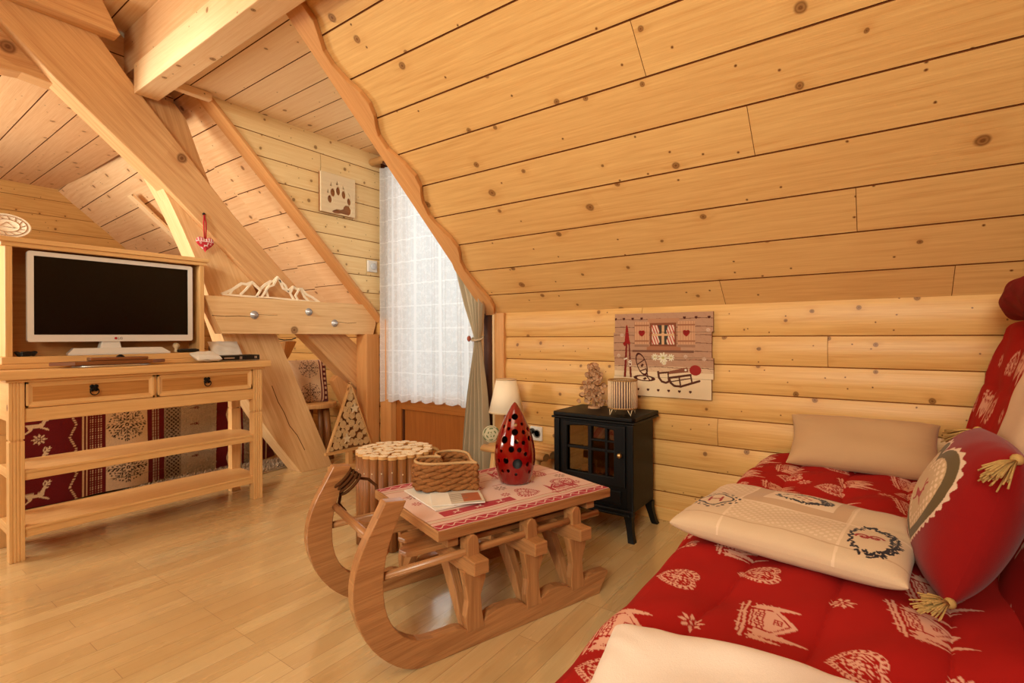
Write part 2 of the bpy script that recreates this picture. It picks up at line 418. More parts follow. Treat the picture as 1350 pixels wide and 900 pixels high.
# ------------------------------------------------------------------ boarded surfaces
def boards(O, U, Vd, ulen, edges, name, mat, joints=None, round_=0.0, gapd=.010, chamf=.004, clip=None, parent=None, u0=0.0):
    gapd *= .55; chamf *= .8 if not round_ else .55; round_ *= .75
    """boards lying along U, split at the V-positions in edges; N = U x Vd is the visible side"""
    O, U, Vd = V(O), V(U).normalized(), V(Vd).normalized(); N = U.cross(Vd)
    mb = MB(); bm = mb.bm; uvl = mb.uv
    for i in range(len(edges)-1):
        v0, v1 = edges[i], edges[i+1]; w = v1-v0
        segs = [u0]+sorted((joints or {}).get(i, []))+[ulen]
        prof = [(v0, -gapd), (v0+chamf*.35, -gapd), (v0+chamf, -chamf*.3)]
        if round_:
            for k in range(1, 8):
                a = k/8; prof.append((v0+chamf+(w-2*chamf)*a, round_*math.sin(PI*a)))
        prof += [(v1-chamf, -chamf*.3), (v1-chamf*.35, -gapd), (v1, -gapd)]
        for k in range(len(segs)-1):
            a, b = segs[k], segs[k+1]
            e = .0012 if k > 0 else 0; e2 = .0012 if k < len(segs)-2 else 0
            off = (random.uniform(0, 60), random.uniform(0, 60)); vs = []
            for (vv, d) in prof:
                vs.append((bm.verts.new(O+U*(a+e)+Vd*vv+N*d), bm.verts.new(O+U*(b-e2)+Vd*vv+N*d), vv))
            for q in range(len(vs)-1):
                f = bm.faces.new([vs[q][0], vs[q][1], vs[q+1][1], vs[q+1][0]])
                f.material_index = 1 if q in (0, 1, len(vs)-3, len(vs)-2) and prof[q][1] <= -chamf*.3 and prof[q+1][1] <= -chamf*.3 else 0
                if round_ and 2 < q < len(vs)-4: f.smooth = True
                for l, (uu, vv) in zip(f.loops, [(a, vs[q][2]), (b, vs[q][2]), (b, vs[q+1][2]), (a, vs[q+1][2])]):
                    l[uvl].uv = (uu+off[0], vv+off[1])
            if e:
                f = bm.faces.new([bm.verts.new(O+U*(a-.0014)+Vd*v0-N*.003), bm.verts.new(O+U*(a+.0014)+Vd*v0-N*.003), bm.verts.new(O+U*(a+.0014)+Vd*v1-N*.003), bm.verts.new(O+U*(a-.0014)+Vd*v1-N*.003)]); f.material_index = 1
    # backing so that nothing shows through
    f = bm.faces.new([bm.verts.new(O+U*uu+Vd*vv-N*(gapd+.004)) for uu, vv in ((u0, edges[0]), (ulen, edges[0]), (ulen, edges[-1]), (u0, edges[-1]))])
    f.material_index = 1
    for (pc, pn) in (clip or []):
        bmesh.ops.bisect_plane(bm, geom=bm.verts[:]+bm.edges[:]+bm.faces[:], plane_co=V(pc), plane_no=V(pn), clear_outer=True)
    o = mb.build(name, [mat, M['gapw'] if round_ else M['gap']], parent)
    return tag(o, kind='structure')

def rj(n, L, lo=.8, hi=2.4, u0=0.0, p=.8):
    d = {}
    for i in range(n):
        if random.random() > p: continue
        x = u0+random.uniform(.3, hi); l = []
        while x < L-.3: l.append(x); x += random.uniform(lo, hi)*1.4
        d[i] = l
    return d

XW = 2.72; ZK = 1.155; SL = .893; YD0 = 2.10; YD1 = 3.24; ZC = 2.45
def slope_z(x): return ZK+SL*(XW-x)

# floor
mb = MB()
f = mb.face([(-2.4, -1.8, 0), (3.0, -1.8, 0), (3.0, 6.2, 0), (-2.4, 6.2, 0)], 0, (1, 0, 0), (0, 0))
tag(mb.build('floor', M['floor']), kind='structure')
# knee wall (right): U must satisfy U x V = N = -x  ->  U=(0,-1,0) , V=(0,0,1): (-y) x z = -x
zs = [0, .15, .295, .432, .575, .708, .851, .995, 1.16]
J = {6: [2.08-.2], 5: [2.08+.33], 7: [1.0], 3: [1.4], 2: [1.9], 4: [.7]}
boards((XW, 2.06, 0), (0, -1, 0), (0, 0, 1), 3.86, zs, 'wall_right', M['wall'], J, round_=.014, gapd=.012, chamf=.005)
boards((XW, 6.17, 0), (0, -1, 0), (0, 0, 1), 2.93, zs, 'wall_right_rear', M['wall'], rj(8, 2.9), round_=.016, gapd=.012, chamf=.005)
# main slope: runs along y, from the kink up
sx = [2.722, 2.595, 2.437, 2.28, 2.124, 1.97, 1.819, 1.667, 1.516, 1.363, 1.205]
k = math.hypot(1, SL); Vd = V((-1, 0, SL)).normalized()
se = [(2.722-x)*k for x in sx]
O = V((2.722, 2.10, slope_z(2.722)))
Js = {0: [2.10+.25, 2.10-.62], 2: [2.10-.06], 4: [2.10-.375], 6: [2.10-.69], 1: [3.1], 3: [3.0], 5: [2.9], 8: [1.5], 9: [.9]}
boards(O, (0, -1, 0), Vd, 3.90, se, 'ceiling', M['slope'], Js, gapd=.009, chamf=.0045)
# the same slope beyond the dormer (slightly steeper strip), then far part
k2 = math.hypot(1, 1.008); V2 = V((-1, 0, 1.008)).normalized()
e2 = [0]+[(.125+.155*i)*k2 for i in range(0, 10)]
boards((2.72, 3.78, 1.128), (0, -1, 0), V2, .52, e2, 'ceiling.001', M['far'], None, gapd=.009)
e3 = [0]+[(.11+.157*i)*k for i in range(0, 9)]
boards((2.72, 6.18, slope_z(2.72)-.01), (0, -1, 0), Vd, 2.42, e3, 'ceiling.002', M['far'], rj(9, 2.4, p=.4), gapd=.009)
for v in bpy.data.objects['ceiling.002'].data.vertices:
    v.co.z += (1.128+1.008*(2.72-v.co.x)-slope_z(v.co.x)+.01)*(6.18-v.co.y)/2.42
# far flat ceiling (N down): U=(0,-1,0) x V=(-1,0,0) = (-y) x (-x) = y x x = -z
boards((1.37, 6.18, 2.38), (0, -1, 0), (-1, 0, 0), 2.62, [0]+[.19*i+.02 for i in range(1, 21)], 'ceiling.003', M['far'], rj(20, 2.6, p=.4), gapd=.009)
# dormer ceiling
boards((2.75, 3.26, ZC), (0, -1, 0), (-1, 0, 0), 1.22, [0, .06]+[2.75-x for x in (2.49, 2.29, 2.095, 1.895, 1.70, 1.493, 1.285, 1.10)], 'ceiling.004', M['ceil'], None, gapd=.009)
# high flat ceiling left of the purlin
boards((1.12, 3.7, 2.80), (0, -1, 0), (-1, 0, 0), 5.5, [0]+[.12+.245*i for i in range(0, 15)], 'ceiling.005', M['ceil'], rj(15, 5.4, p=.5), gapd=.009)
# strip above the far ceiling (truss front panel)
boards((-2.4, 3.60, 2.36), (1, 0, 0), (0, 0, 1), 3.75, [0, .15, .30, .46], 'wall_truss', M['far'], None, clip=[((2.72, 3.6, 1.128), V((1.008, 0, 1)))])
# dormer cheek with the paw plaque: faces -y : U=(1,0,0) x V=(0,0,1) = -y
pz = [1.08, 1.21, 1.345, 1.48, 1.615, 1.752, 1.89, 2.032, 2.176, 2.32, 2.47]
s45 = 1.008
boards((1.25, YD1, 0), (1, 0, 0), (0, 0, 1), 1.49, pz, 'wall_dormer_left', M['paww'], {8: [.9], 6: [1.15], 3: [1.3]}, round_=.008, gapd=.010, chamf=.005,
       clip=[((2.72, YD1, 1.118), V((-s45, 0, -1)))])
boards((2.74, YD0+.03, 0), (-1, 0, 0), (0, 0, 1), 1.5, pz, 'wall_dormer_right', M['paww'], None, round_=.008, clip=[((2.72, YD0, 1.15), V((-SL, 0, -1)))])
# far wall with its sloped corner
fz = [0, .145, .29, .435, .58, .725, .87, 1.015, 1.16, 1.305, 1.45, 1.595, 1.74, 1.885, 1.98, 2.126, 2.271, 2.42]
boards((-2.4, 6.17, 0), (1, 0, 0), (0, 0, 1), 5.14, fz, 'wall_back', M['wall'], rj(17, 5.1, p=.4), round_=.009)
# unseen sides that close the room
boards((-2.4, -1.8, 0), (0, 1, 0), (0, 0, 1), 8.0, [.2*i for i in range(15)], 'wall_left', M['wall'], None, round_=.01)
boards((3.0, -1.8, 0), (-1, 0, 0), (0, 0, 1), 5.4, [.2*i for i in range(15)], 'wall_front', M['wall'], None, round_=.01)
# baseboard
mb = MB(); mb.box((XW-.022, -1.7, 0), (XW+.005, 2.03, .07)); tag(mb.build('baseboard_right', M['wall'], None, .004), kind='structure')

# ------------------------------------------------------------------ trims on the slopes
def on_slope(x, y, d=0.0):
    n = V((-SL, 0, -1)).normalized()
    return V((x, y, slope_z(x)))+n*d
wavy = [(1.20, 2.01), (1.288, 2.004), (1.317, 2.003), (1.355, 2.027), (1.402, 2.058), (1.45, 2.060), (1.51, 2.038), (1.561, 2.004), (1.606, 1.994), (1.653, 2.012), (1.69, 2.045), (1.724, 2.066), (1.78, 2.065), (1.857, 2.017), (1.913, 1.999), (1.965, 2.012), (2.0, 2.045), (2.033, 2.067), (2.098, 2.082), (2.14, 2.074), (2.23, 2.034), (2.28, 2.028), (2.313, 2.042), (2.36, 2.075), (2.411, 2.085), (2.52, 2.066), (2.609, 2.042), (2.66, 2.05), (2.71, 2.087)]
pts = [on_slope(x, y, .001) for x, y in wavy]+[on_slope(2.71, 2.155, .001), on_slope(2.40, 2.16, .001), on_slope(2.36, 2.145, .001), on_slope(1.20, 2.125, .001)]
n = V((-SL, 0, -1)).normalized()
mb = MB(); mb.prism(pts, n*.028, 0, V((1, 0, -SL)))
tag(mb.build('trim_1', M['trim'], None, .003), kind='structure')
# straight trim at the dormer's left edge
n45 = V((-1.008, 0, -1)).normalized()
def on45(x, y, d=0): return V((x, y, 1.128+1.008*(2.72-x)))+n45*d
mb = MB(); mb.prism([on45(1.38, 3.222, .002), on45(2.715, 3.222, .002), on45(2.715, 3.345, .002), on45(1.38, 3.345, .002)], n45*.022, 0, V((1, 0, -1.008)))
tag(mb.build('trim_2', M['trim'], None, .003), kind='structure')
# vertical trim where the knee wall ends, and the dark jamb beside the curtain
mb = MB(); mb.box((XW-.03, 2.005, 0), (XW+.01, 2.082, 1.155)); tag(mb.build('trim_3', M['trim'], None, .004), kind='structure')
mb = MB(); mb.box((XW-.032, 2.084, 0), (XW+.02, 2.10, 1.17)); tag(mb.build('trim_4', M['ceil'], None, .003), kind='structure')
mb = MB(); mb.box((XW-.01, 2.10, 0), (XW+.03, 2.19, 1.62)); tag(mb.build('trim_5', M['dark'], None, .003), kind='structure')
# corner casing left of the window
mb = MB(); mb.box((XW-.04, 3.115, 0), (XW+.02, 3.235, 1.14)); tag(mb.build('trim_6', M['trim'], None, .004), kind='structure')
mb = MB(); mb.box((XW-.03, 3.19, 1.14), (XW+.01, 3.232, 2.44)); tag(mb.build('trim_7', M['dark'], None, .002), kind='structure')
# small cap at the purlin's end and a trim on the far slope
mb = MB(); mb.box((1.19, 3.19, 2.405), (1.40, 3.235, 2.448)); tag(mb.build('trim_8', M['ceil'], None, .003), kind='structure')
mb = MB(); mb.prism([on_slope(1.56, 4.93, .012), on_slope(2.1, 4.93, .012), on_slope(2.1, 5.02, .012), on_slope(1.56, 5.02, .012)], n*.022, 0, V((1, 0, -SL)))
tag(mb.build('trim_9', M['ceil'], None, .003), kind='structure')

# ------------------------------------------------------------------ window, panel, lace, curtain
win = thing('window_1', None, None, (2.80, 2.68, 0), kind='structure')
mb = MB()
for y0, y1 in ((2.19, 2.27), (3.10, 3.19)): mb.box((2.77, y0, .50), (2.83, y1, 2.42))
for z0, z1 in ((.48, .56), (2.35, 2.43)): mb.box((2.772, 2.19, z0), (2.828, 3.19, z1))
mb.build('frame', M['trim'], win, .004)
mb = MB(); mb.box((2.797, 2.25, .54), (2.803, 3.12, 2.37)); mb.build('pane', M['glass'], win)
mb = MB()
mb.box((2.75, 2.06, 0), (2.80, 3.26, .04)); mb.box((2.745, 2.06, .425), (2.80, 3.26, .50)); mb.box((2.74, 3.06, 0), (2.80, 3.26, .5)); mb.box((2.745, 2.06, 0), (2.80, 2.30, .5))
mb.box((2.765, 2.28, .03), (2.795, 3.045, .43), udir=(0, 0, 1))
mb.build('panel', M['panel'], win, .003)
mb = MB(); mb.box((2.755, 3.044, .03), (2.79, 3.062, .43)); mb.build('panel_groove', M['dark'], win)
# wall around the window (closes the dormer front)
mb = MB(); mb.box((2.79, 2.0, 0), (2.95, 2.20, 2.5)); mb.box((2.79, 3.17, 0), (2.95, 3.4, 2.5)); mb.box((2.79, 2.0, 2.41), (2.95, 3.4, 2.6)); mb.box((2.80, 2.0, -.1), (2.95, 3.4, .5))
tag(mb.build('wall_dormer_front', M['trim']), kind='structure')

def np_mesh(name, X, Y, Z, mats, parent=None, col=None, smooth=True, uvs=None, flip=False, extra=None):
    """grid mesh from 2-D arrays; extra: list of more (X,Y,Z,col) grids in the same mesh"""
    grids = [(X, Y, Z, col)]+(extra or [])
    vs, fs, cs, base = [], [], [], 0; uvl = []
    for (x, y, z, c) in grids:
        nv, nu = x.shape
        p = np.stack([x, y, z], -1).reshape(-1, 3); vs.append(p)
        i = np.arange(nv*nu).reshape(nv, nu)+base
        q = np.stack([i[:-1, :-1], i[:-1, 1:], i[1:, 1:], i[1:, :-1]], -1).reshape(-1, 4)
        if flip: q = q[:, ::-1]
        fs.append(q); base += nv*nu
        if c is not None: cs.append(c.reshape(-1, 3))
    P = np.concatenate(vs).astype(np.float32); F = np.concatenate(fs).astype(np.int32)
    if parent is not None:
        Mi = np.array(WM[parent].inverted()); P = (P @ Mi[:3, :3].T+Mi[:3, 3]).astype(np.float32)
    me = bpy.data.meshes.new(name)
    me.vertices.add(len(P)); me.vertices.foreach_set('co', P.ravel())
    me.loops.add(F.size); me.loops.foreach_set('vertex_index', F.ravel())
    me.polygons.add(len(F)); me.polygons.foreach_set('loop_start', np.arange(0, F.size, 4, dtype=np.int32))
    me.polygons.foreach_set('use_smooth', np.full(len(F), smooth))
    me.update(calc_edges=True)
    if cs:
        C = np.concatenate(cs); a = me.color_attributes.new('Col', 'FLOAT_COLOR', 'POINT')
        a.data.foreach_set('color', np.concatenate([C, np.ones((len(C), 1))], 1).astype(np.float32).ravel())
    if uvs is not None:
        ul = me.uv_layers.new(name='UVMap'); U = uvs.reshape(-1, 2)[F.ravel()]
        ul.data.foreach_set('uv', U.astype(np.float32).ravel())
    for m in (mats if isinstance(mats, (list, tuple)) else [mats]): me.materials.append(m)
    o = bpy.data.objects.new(name, me); return _link(o, parent)

# lace curtain
yy = np.linspace(2.215, 3.205, 260); zz = np.linspace(.50, 2.34, 120)
Yg, Zg = np.meshgrid(yy, zz)
hang = (2.34-Zg)/1.84
Xg = 2.665+.016*np.sin(Yg*2*PI/.125+.6*np.sin(Yg*7))*(.4+.6*hang)+.006*np.sin(Yg*2*PI/.051)
Zb = Zg+(.012*np.sin(Yg*2*PI/.125+1)+.02*np.sin(Yg*3.1))*(Zg < .6)*(.6-Zg)*8
o = np_mesh('lace_curtain', Xg, Yg, Zb, M['lace'], uvs=np.stack([Yg, Zg], -1))
tag(o, 'white lace curtain hanging over the small window in the corner', 'curtain')
# rod
t = thing('curtain_rod', 'round wooden curtain rod end beside the dormer wall above the lace', 'curtain rod', (2.60, 3.0, 2.375))
mb = MB(); mb.tube([(2.60, 2.12, 2.375), (2.60, 3.232, 2.375)], .028, 16); mb.build('pole', M['rondin'], t)
mb = MB(); mb.box((2.585, 3.06, 2.33), (2.73, 3.085, 2.36)); mb.build('bracket', M['dark'], t)
# taupe curtain, gathered by a tie
nz_, nu_ = 110, 150
zc = np.linspace(.03, 2.33, nz_); s = np.linspace(0, 1, nu_)
S, Zg = np.meshgrid(s, zc)
key = [(0.03, 2.055, 2.30), (.2, 2.06, 2.28), (.6, 2.085, 2.235), (.9, 2.115, 2.195), (.985, 2.13, 2.185), (1.05, 2.115, 2.21), (1.2, 2.10, 2.27), (1.45, 2.10, 2.35), (1.9, 2.10, 2.43), (2.33, 2.10, 2.46)]
kz = [a[0] for a in key]; A = np.interp(Zg, kz, [a[1] for a in key]); B = np.interp(Zg, kz, [a[2] for a in key])
amp = np.interp(Zg, [.03, .7, .985, 1.2, 2.33], [.035, .028, .014, .022, .026])
Yg = A+(B-A)*S; Xg = 2.60+amp*np.sin(S*2*PI*5.5+.5*np.sin(Zg*3))+.008*np.sin(S*41+Zg*4)
t = thing('drape', 'taupe curtain tied back at the right side of the lace window', 'curtain', (2.6, 2.17, 0))
np_mesh('fabric', Xg, Yg, Zg, M['taupe'], t, uvs=np.stack([S, Zg], -1))
mb = MB(); ring = [(2.60+.032*math.cos(a), 2.157+.042*math.sin(a), .985+.012*math.cos(a)) for a in np.linspace(0, 2*PI, 20)[:-1]]
mb.tube(ring, .007, 8, closed=True); mb.build('tieback', M['taupe'], t)
mb = MB(); mb.sphere((2.562, 2.197, .985), (.013, .013, .02)); mb.build('tie_knot', plain('brown red knot', (150, 74, 54), .8), t)

# ------------------------------------------------------------------ roof truss
tr = thing('roof_truss', 'exposed timber roof truss with big diagonal rafter and bolted tie beam behind the television', 'roof truss', (1.9, 3.4, 0))
def crack(mb, pts, y, w=.0022):
    for (a, b) in zip(pts[:-1], pts[1:]):
        p, q = V((a[0], y, a[1])), V((b[0], y, b[1])); d = (q-p).normalized(); nn = V((-d.z, 0, d.x))*w
        mb.prism([p-nn, q-nn*.8, q+nn*.8, p+nn], (0, .002, 0), 1, d)
def poly_y(mb, pts, y0, y1, udir, mat=0): mb.prism([(x, y0, z) for x, z in pts], (0, y1-y0, 0), mat, udir)
mb = MB(); poly_y(mb, [(.44, 2.62), (.738, 2.328), (1.199, 1.925), (2.112, 1.035), (2.665, .51), (2.665, .87), (2.113, 1.312), (1.62, 1.80), (1.085, 2.42), (.88, 2.68), (.5, 2.99), (.2, 2.9)], 3.40, 3.55, (1, 0, -.93)); mb.build('rafter', M['beam'], tr, .008)
mb = MB(); poly_y(mb, [(2.120, 0), (1.938, .25), (1.80, .46), (1.673, .68), (1.573, 1.0), (1.482, 1.28), (1.42, 1.474), (1.337, 1.674), (1.262, 1.84), (1.197, 1.962), (1.16, 2.1), (1.36, 2.1), (1.50, 1.83), (1.72, 1.45), (1.90, 1.10), (2.15, .54), (2.383, 0)], 3.45, 3.62, (.4, 0, -1)); 
mb_c = [(1.90, .66), (1.945, .54), (1.99, .46), (2.03, .36), (2.09, .28), (2.15, .16)]
for (a, b) in zip(mb_c[:-1], mb_c[1:]):
    p, q = V((a[0], 3.449, a[1])), V((b[0], 3.449, b[1])); d = (q-p).normalized(); nn = V((-d.z, 0, d.x))*.0025; mb.prism([p-nn, q-nn, q+nn, p+nn], (0, .002, 0), 1, d)
mb.build('curved_strut', [M['beam_light'], M['gap']], tr, .006)
mb = MB(); poly_y(mb, [(1.395, 1.256), (1.50, 1.024), (2.665, 1.020), (2.69, 1.10), (2.69, 1.155), (2.62, 1.256)], 3.30, 3.40, (1, 0, 0)); crack(mb, [(1.44, 1.135), (1.52, 1.132), (1.60, 1.137), (1.69, 1.134)], 3.2992); crack(mb, [(2.33, 1.115), (2.42, 1.105), (2.50, 1.11)], 3.2992, .0015); crack(mb, [(1.72, 1.15), (1.80, 1.148), (1.86, 1.150)], 3.2992, .0012)
tie = mb.build('tie_beam', [M['beam_light'], M['gap']], tr, .005)
for bx, bz in ((1.70, 1.146), (2.092, 1.18), (2.304, 1.103)):
    mb = MB(); R = Matrix.Rotation(PI/2, 4, 'X')
    mb.lathe([(.027, 0), (.027, .004), (.015, .005), (.015, .015), (.009, .016), (.009, .024)], (bx, 3.30, bz), 18, 0, R)
    mb.lathe([(.016, .004), (.016, .014)], (bx, 3.30, bz), 6, 0, R, False)
    mb.build('bolt', M['bolt'], tie)
mb = MB(); poly_y(mb, [(-.6, 2.63), (.985, 2.63), (.90, 2.795), (-.6, 2.795)], 3.30, 3.40, (1, 0, 0)); mb.build('collar_beam', M['beam'], tr, .005)
mb = MB(); poly_y(mb, [(-.3, 2.62), (-.3, 2.2), (.2, 2.29), (.45, 2.312), (.626, 2.334), (.755, 2.322), (.80, 2.60)], 3.47, 3.58, (1, 0, 0)); mb.build('arched_brace', M['beam'], tr, .004)
mb = MB(); poly_y(mb, [(1.13, 2.44), (1.30, 2.42), (1.36, 2.35), (1.45, 2.10), (1.55, 1.85), (1.30, 1.95)], 3.45, 3.55, (.3, 0, -1)); mb.build('hanging_brace', M['beam'], tr, .004)
mb = MB(); mb.box((2.575, 3.27, 0), (2.70, 3.40, 1.02)); mb.build('post', M['trim'], tr, .005)
mb = MB()
arc = [(2.575-.30*math.cos(a)**1.5 if math.cos(a) > 0 else 2.575, .55-.45*math.sin(a)) for a in np.linspace(0, PI/2, 12)]
poly_y(mb, [(2.575, .57), (2.40, .70)]+[(2.575-.22*(1-t_)**1.6, .66-.60*t_) for t_ in np.linspace(0, 1, 12)], 3.40, 3.46, (.3, 0, -1)); mb.build('knee_brace', M['trim'], tr, .003)

t = thing('purlin', 'long pale timber purlin running overhead beside the dormer ceiling', 'beam', (1.13, 2.5, 2.38))
mb = MB(); mb.box((1.075, -1.6, 2.38), (1.195, 3.40, 2.545)); mb.build('beam', M['ceil'], t, .004)
mb = MB(); mb.box((1.09, -1.6, 2.545), (1.16, 3.60, 2.80)); mb.build('side_board', M['far'], t, .003)

# ------------------------------------------------------------------ pattern drawing on dense grids
class Pat:
    def __init__(s, X, Y, base):
        s.X, s.Y = X, Y; s.C = np.empty(X.shape+(3,)); s.C[:] = lin(base)
    def put(s, mask, c, sub=None):
        if sub is None: s.C[mask] = lin(c)
        else: s.C[sub][mask] = lin(c)
    def local(s, cx, cy, size, rot=0.0, r=1.2, mirror=False):
        m = (np.abs(s.X-cx) < size*r)&(np.abs(s.Y-cy) < size*r)
        idx = np.nonzero(m)
        dx, dy = (s.X[idx]-cx)/size, (s.Y[idx]-cy)/size
        c, q = math.cos(rot), math.sin(rot)
        x, y = dx*c+dy*q, -dx*q+dy*c
        return idx, (-x if mirror else x), y
    def paint(s, idx, m, c):
        s.C[tuple(i[m] for i in idx)] = lin(c)
def inpoly(x, y, pts):
    r = np.zeros(x.shape, bool); n = len(pts)
    for i in range(n):
        x0, y0 = pts[i]; x1, y1 = pts[(i+1) % n]
        if y0 == y1: continue
        c = ((y0 > y) != (y1 > y))&(x < (x1-x0)*(y-y0)/(y1-y0)+x0)
        r ^= c
    return r
def stroke(x, y, pts, w):
    r = np.zeros(x.shape, bool)
    for (x0, y0), (x1, y1) in zip(pts[:-1], pts[1:]):
        dx, dy = x1-x0, y1-y0; L = dx*dx+dy*dy+1e-12
        t = np.clip(((x-x0)*dx+(y-y0)*dy)/L, 0, 1)
        r |= (x-x0-t*dx)**2+(y-y0-t*dy)**2 < w*w
    return r
def hrt(x, y, k=1.0):
    x = x/k*1.12; y = y/k*1.15+.12
    return (x*x+y*y-1)**3-x*x*y**3 < 0
def p_heart(P, cx, cy, size, rot=0, fg=(214, 160, 142), bg=(148, 20, 22), lace=True):
    idx, x, y = P.local(cx, cy, size, rot, 1.35)
    if not lace: P.paint(idx, hrt(x, y), fg); return
    P.paint(idx, hrt(x, y), fg)
    ang = np.arctan2(y+.05, x); r = np.hypot(x, y)
    band = hrt(x, y, .97)&~hrt(x, y, .80)
    P.paint(idx, band&(np.sin(ang*26) > .15), bg)
    inner = hrt(x, y, .72)
    P.paint(idx, inner, bg)
    fil = (np.sin(x*17+2.5*np.sin(y*9))*np.sin(y*15+2*np.sin(x*8)) > .05)
    P.paint(idx, hrt(x, y, .66)&fil, fg)
def p_flake(P, cx, cy, size, rot=0, fg=(214, 160, 142), n=8):
    idx, x, y = P.local(cx, cy, size, rot)
    r = np.hypot(x, y); a = np.arctan2(y, x); st = 2*PI/n
    a = (a+st/2) % st-st/2; u, v = r*np.cos(a), np.abs(r*np.sin(a))
    P.paint(idx, (v < .17*np.clip(1-np.abs(2*(u-.2)/.8-1), 0, 1))&(u > .2), fg)
    P.paint(idx, (r < .13), fg)
def p_snow(P, cx, cy, size, fg, n=8):
    """large dotted nordic snowflake"""
    idx, x, y = P.local(cx, cy, size)
    r = np.hypot(x, y); a = np.arctan2(y, x); st = 2*PI/n
    a = (a+st/2) % st-st/2; u, v = r*np.cos(a), np.abs(r*np.sin(a))
    for uc in (.22, .40, .60, .80): 
        d = np.abs(u-uc-v*.9)
        P.paint(idx, (d < .05)&(v < .17*(1.15-uc*.5))&(v > .015)&((v*28 % 1.8) < 1.3), fg)
    P.paint(idx, (v < .03)&(u > .15)&(u < .95)&((u*16 % 1) < .65), fg)
    P.paint(idx, (r < .10)&(r > .04), fg)
    P.paint(idx, (np.abs(u-.62) < .035)&(v > .19)&(v < .24), fg)
    P.paint(idx, (np.abs(u-.80) < .035)&(v > .22)&(v < .30), fg)
DEER = [(-.45, .02), (-.55, .2), (-.62, .34), (-.52, .30), (-.42, .33), (0, .28), (.22, .36), (.34, .60), (.44, .66), (.62, .55), (.58, .48), (.46, .46), (.38, .2), (.30, .08), (.52, -.02), (.66, -.16), (.60, -.2), (.40, -.1), (.12, .04), (-.2, .04), (-.28, -.12), (-.55, -.30), (-.72, -.30), (-.70, -.24), (-.52, -.18), (-.42, -.06)]
def p_deer(P, cx, cy, size, rot=0, fg=(216, 190, 160), mirror=False):
    idx, x, y = P.local(cx, cy, size, rot, 1.3, mirror)
    P.paint(idx, inpoly(x, y, DEER), fg)
    for st in ([(.40, .62), (.52, .82), (.74, .92)], [(.52, .82), (.50, .98)], [(.62, .87), (.66, 1.02)], [(.40, .62), (.34, .84), (.44, 1.02)], [(.46, .72), (.68, .74)]):
        P.paint(idx, stroke(x, y, st, .035), fg)
def pine(x, y, cx, by, w, h):
    m = np.zeros(x.shape, bool)
    for i in range(5):
        b = by+h*(.08+.17*i); ww = w*(1-.17*i)
        m |= inpoly(x, y, [(cx-ww, b-h*.02), (cx-ww*.45, b+h*.06), (cx-ww*.55, b+h*.10), (cx, b+h*.34), (cx+ww*.55, b+h*.10), (cx+ww*.45, b+h*.06), (cx+ww, b-h*.02), (cx+ww*.3, b+h*.03), (cx, b), (cx-ww*.3, b+h*.03)])
    return m|inpoly(x, y, [(cx-w*.14, by), (cx-w*.14, by+h*.15), (cx+w*.14, by+h*.15), (cx+w*.14, by)])
def p_house(P, cx, cy, size, rot=0, fg=(214, 160, 142), bg=(148, 20, 22), mirror=False):
    idx, x, y = P.local(cx, cy, size, rot, 1.5, mirror)
    P.paint(idx, pine(x, y, -.62, -.42, .34, 1.15), fg); P.paint(idx, pine(x, y, .66, -.42, .36, 1.30), fg); P.paint(idx, pine(x, y, .95, -.45, .24, .8), fg)
    P.paint(idx, inpoly(x, y, [(-.52, -.45), (.50, -.45), (.50, .16), (0, .62), (-.52, .16)]), bg)
    P.paint(idx, inpoly(x, y, [(-.46, -.42), (.44, -.42), (.44, .14), (0, .52), (-.46, .14)])&~((y < .0)&(np.sin(y*48) > .55)), fg)
    P.paint(idx, inpoly(x, y, [(-.68, .10), (0, .74), (.66, .10), (.58, .03), (0, .58), (-.60, .03)]), fg)
    for (a, b, c, d) in ((-.12, .16, .10, .36), (-.34, -.30, -.10, -.06), (.08, -.30, .32, -.06)):
        P.paint(idx, (x > a)&(x < c)&(y > b)&(y < d), bg)
        P.paint(idx, (x > a+.03)&(x < c-.03)&(y > b+.03)&(y < d-.03), fg)
        P.paint(idx, ((np.abs(x-(a+c)/2) < .018)|(np.abs(y-(b+d)/2) < .018))&(x > a)&(x < c)&(y > b)&(y < d), bg)
    P.paint(idx, stroke(x, y, [(-1.0, -.5), (-.3, -.56), (.4, -.52), (1.1, -.55)], .04), fg)
    P.paint(idx, stroke(x, y, [(-.9, -.66), (.9, -.64)], .028), fg)
    P.paint(idx, stroke(x, y, [(-.75, -.74), (-.72, -.48)], .03)|stroke(x, y, [(-.2, -.74), (-.2, -.5)], .03)|stroke(x, y, [(.5, -.72), (.5, -.5)], .03), fg)
def p_wreath(P, cx, cy, rx, ry, fg, rot=0, heavy=True):
    rr = random.Random(int(cx*999+cy*77))
    for i in range(64):
        a = 2*PI*i/64; k = .5+.5*math.cos(a-rot)
        for j in range(1+int(3*k) if heavy else 2):
            q = 1+rr.uniform(-.10, .12)*(1+k)
            x, y = cx+rx*q*math.cos(a), cy+ry*q*math.sin(a)
            idx, lx, ly = P.local(x, y, .0062, rr.uniform(0, 3)); P.paint(idx, (lx**2+(ly*2.2)**2 < 1), fg)

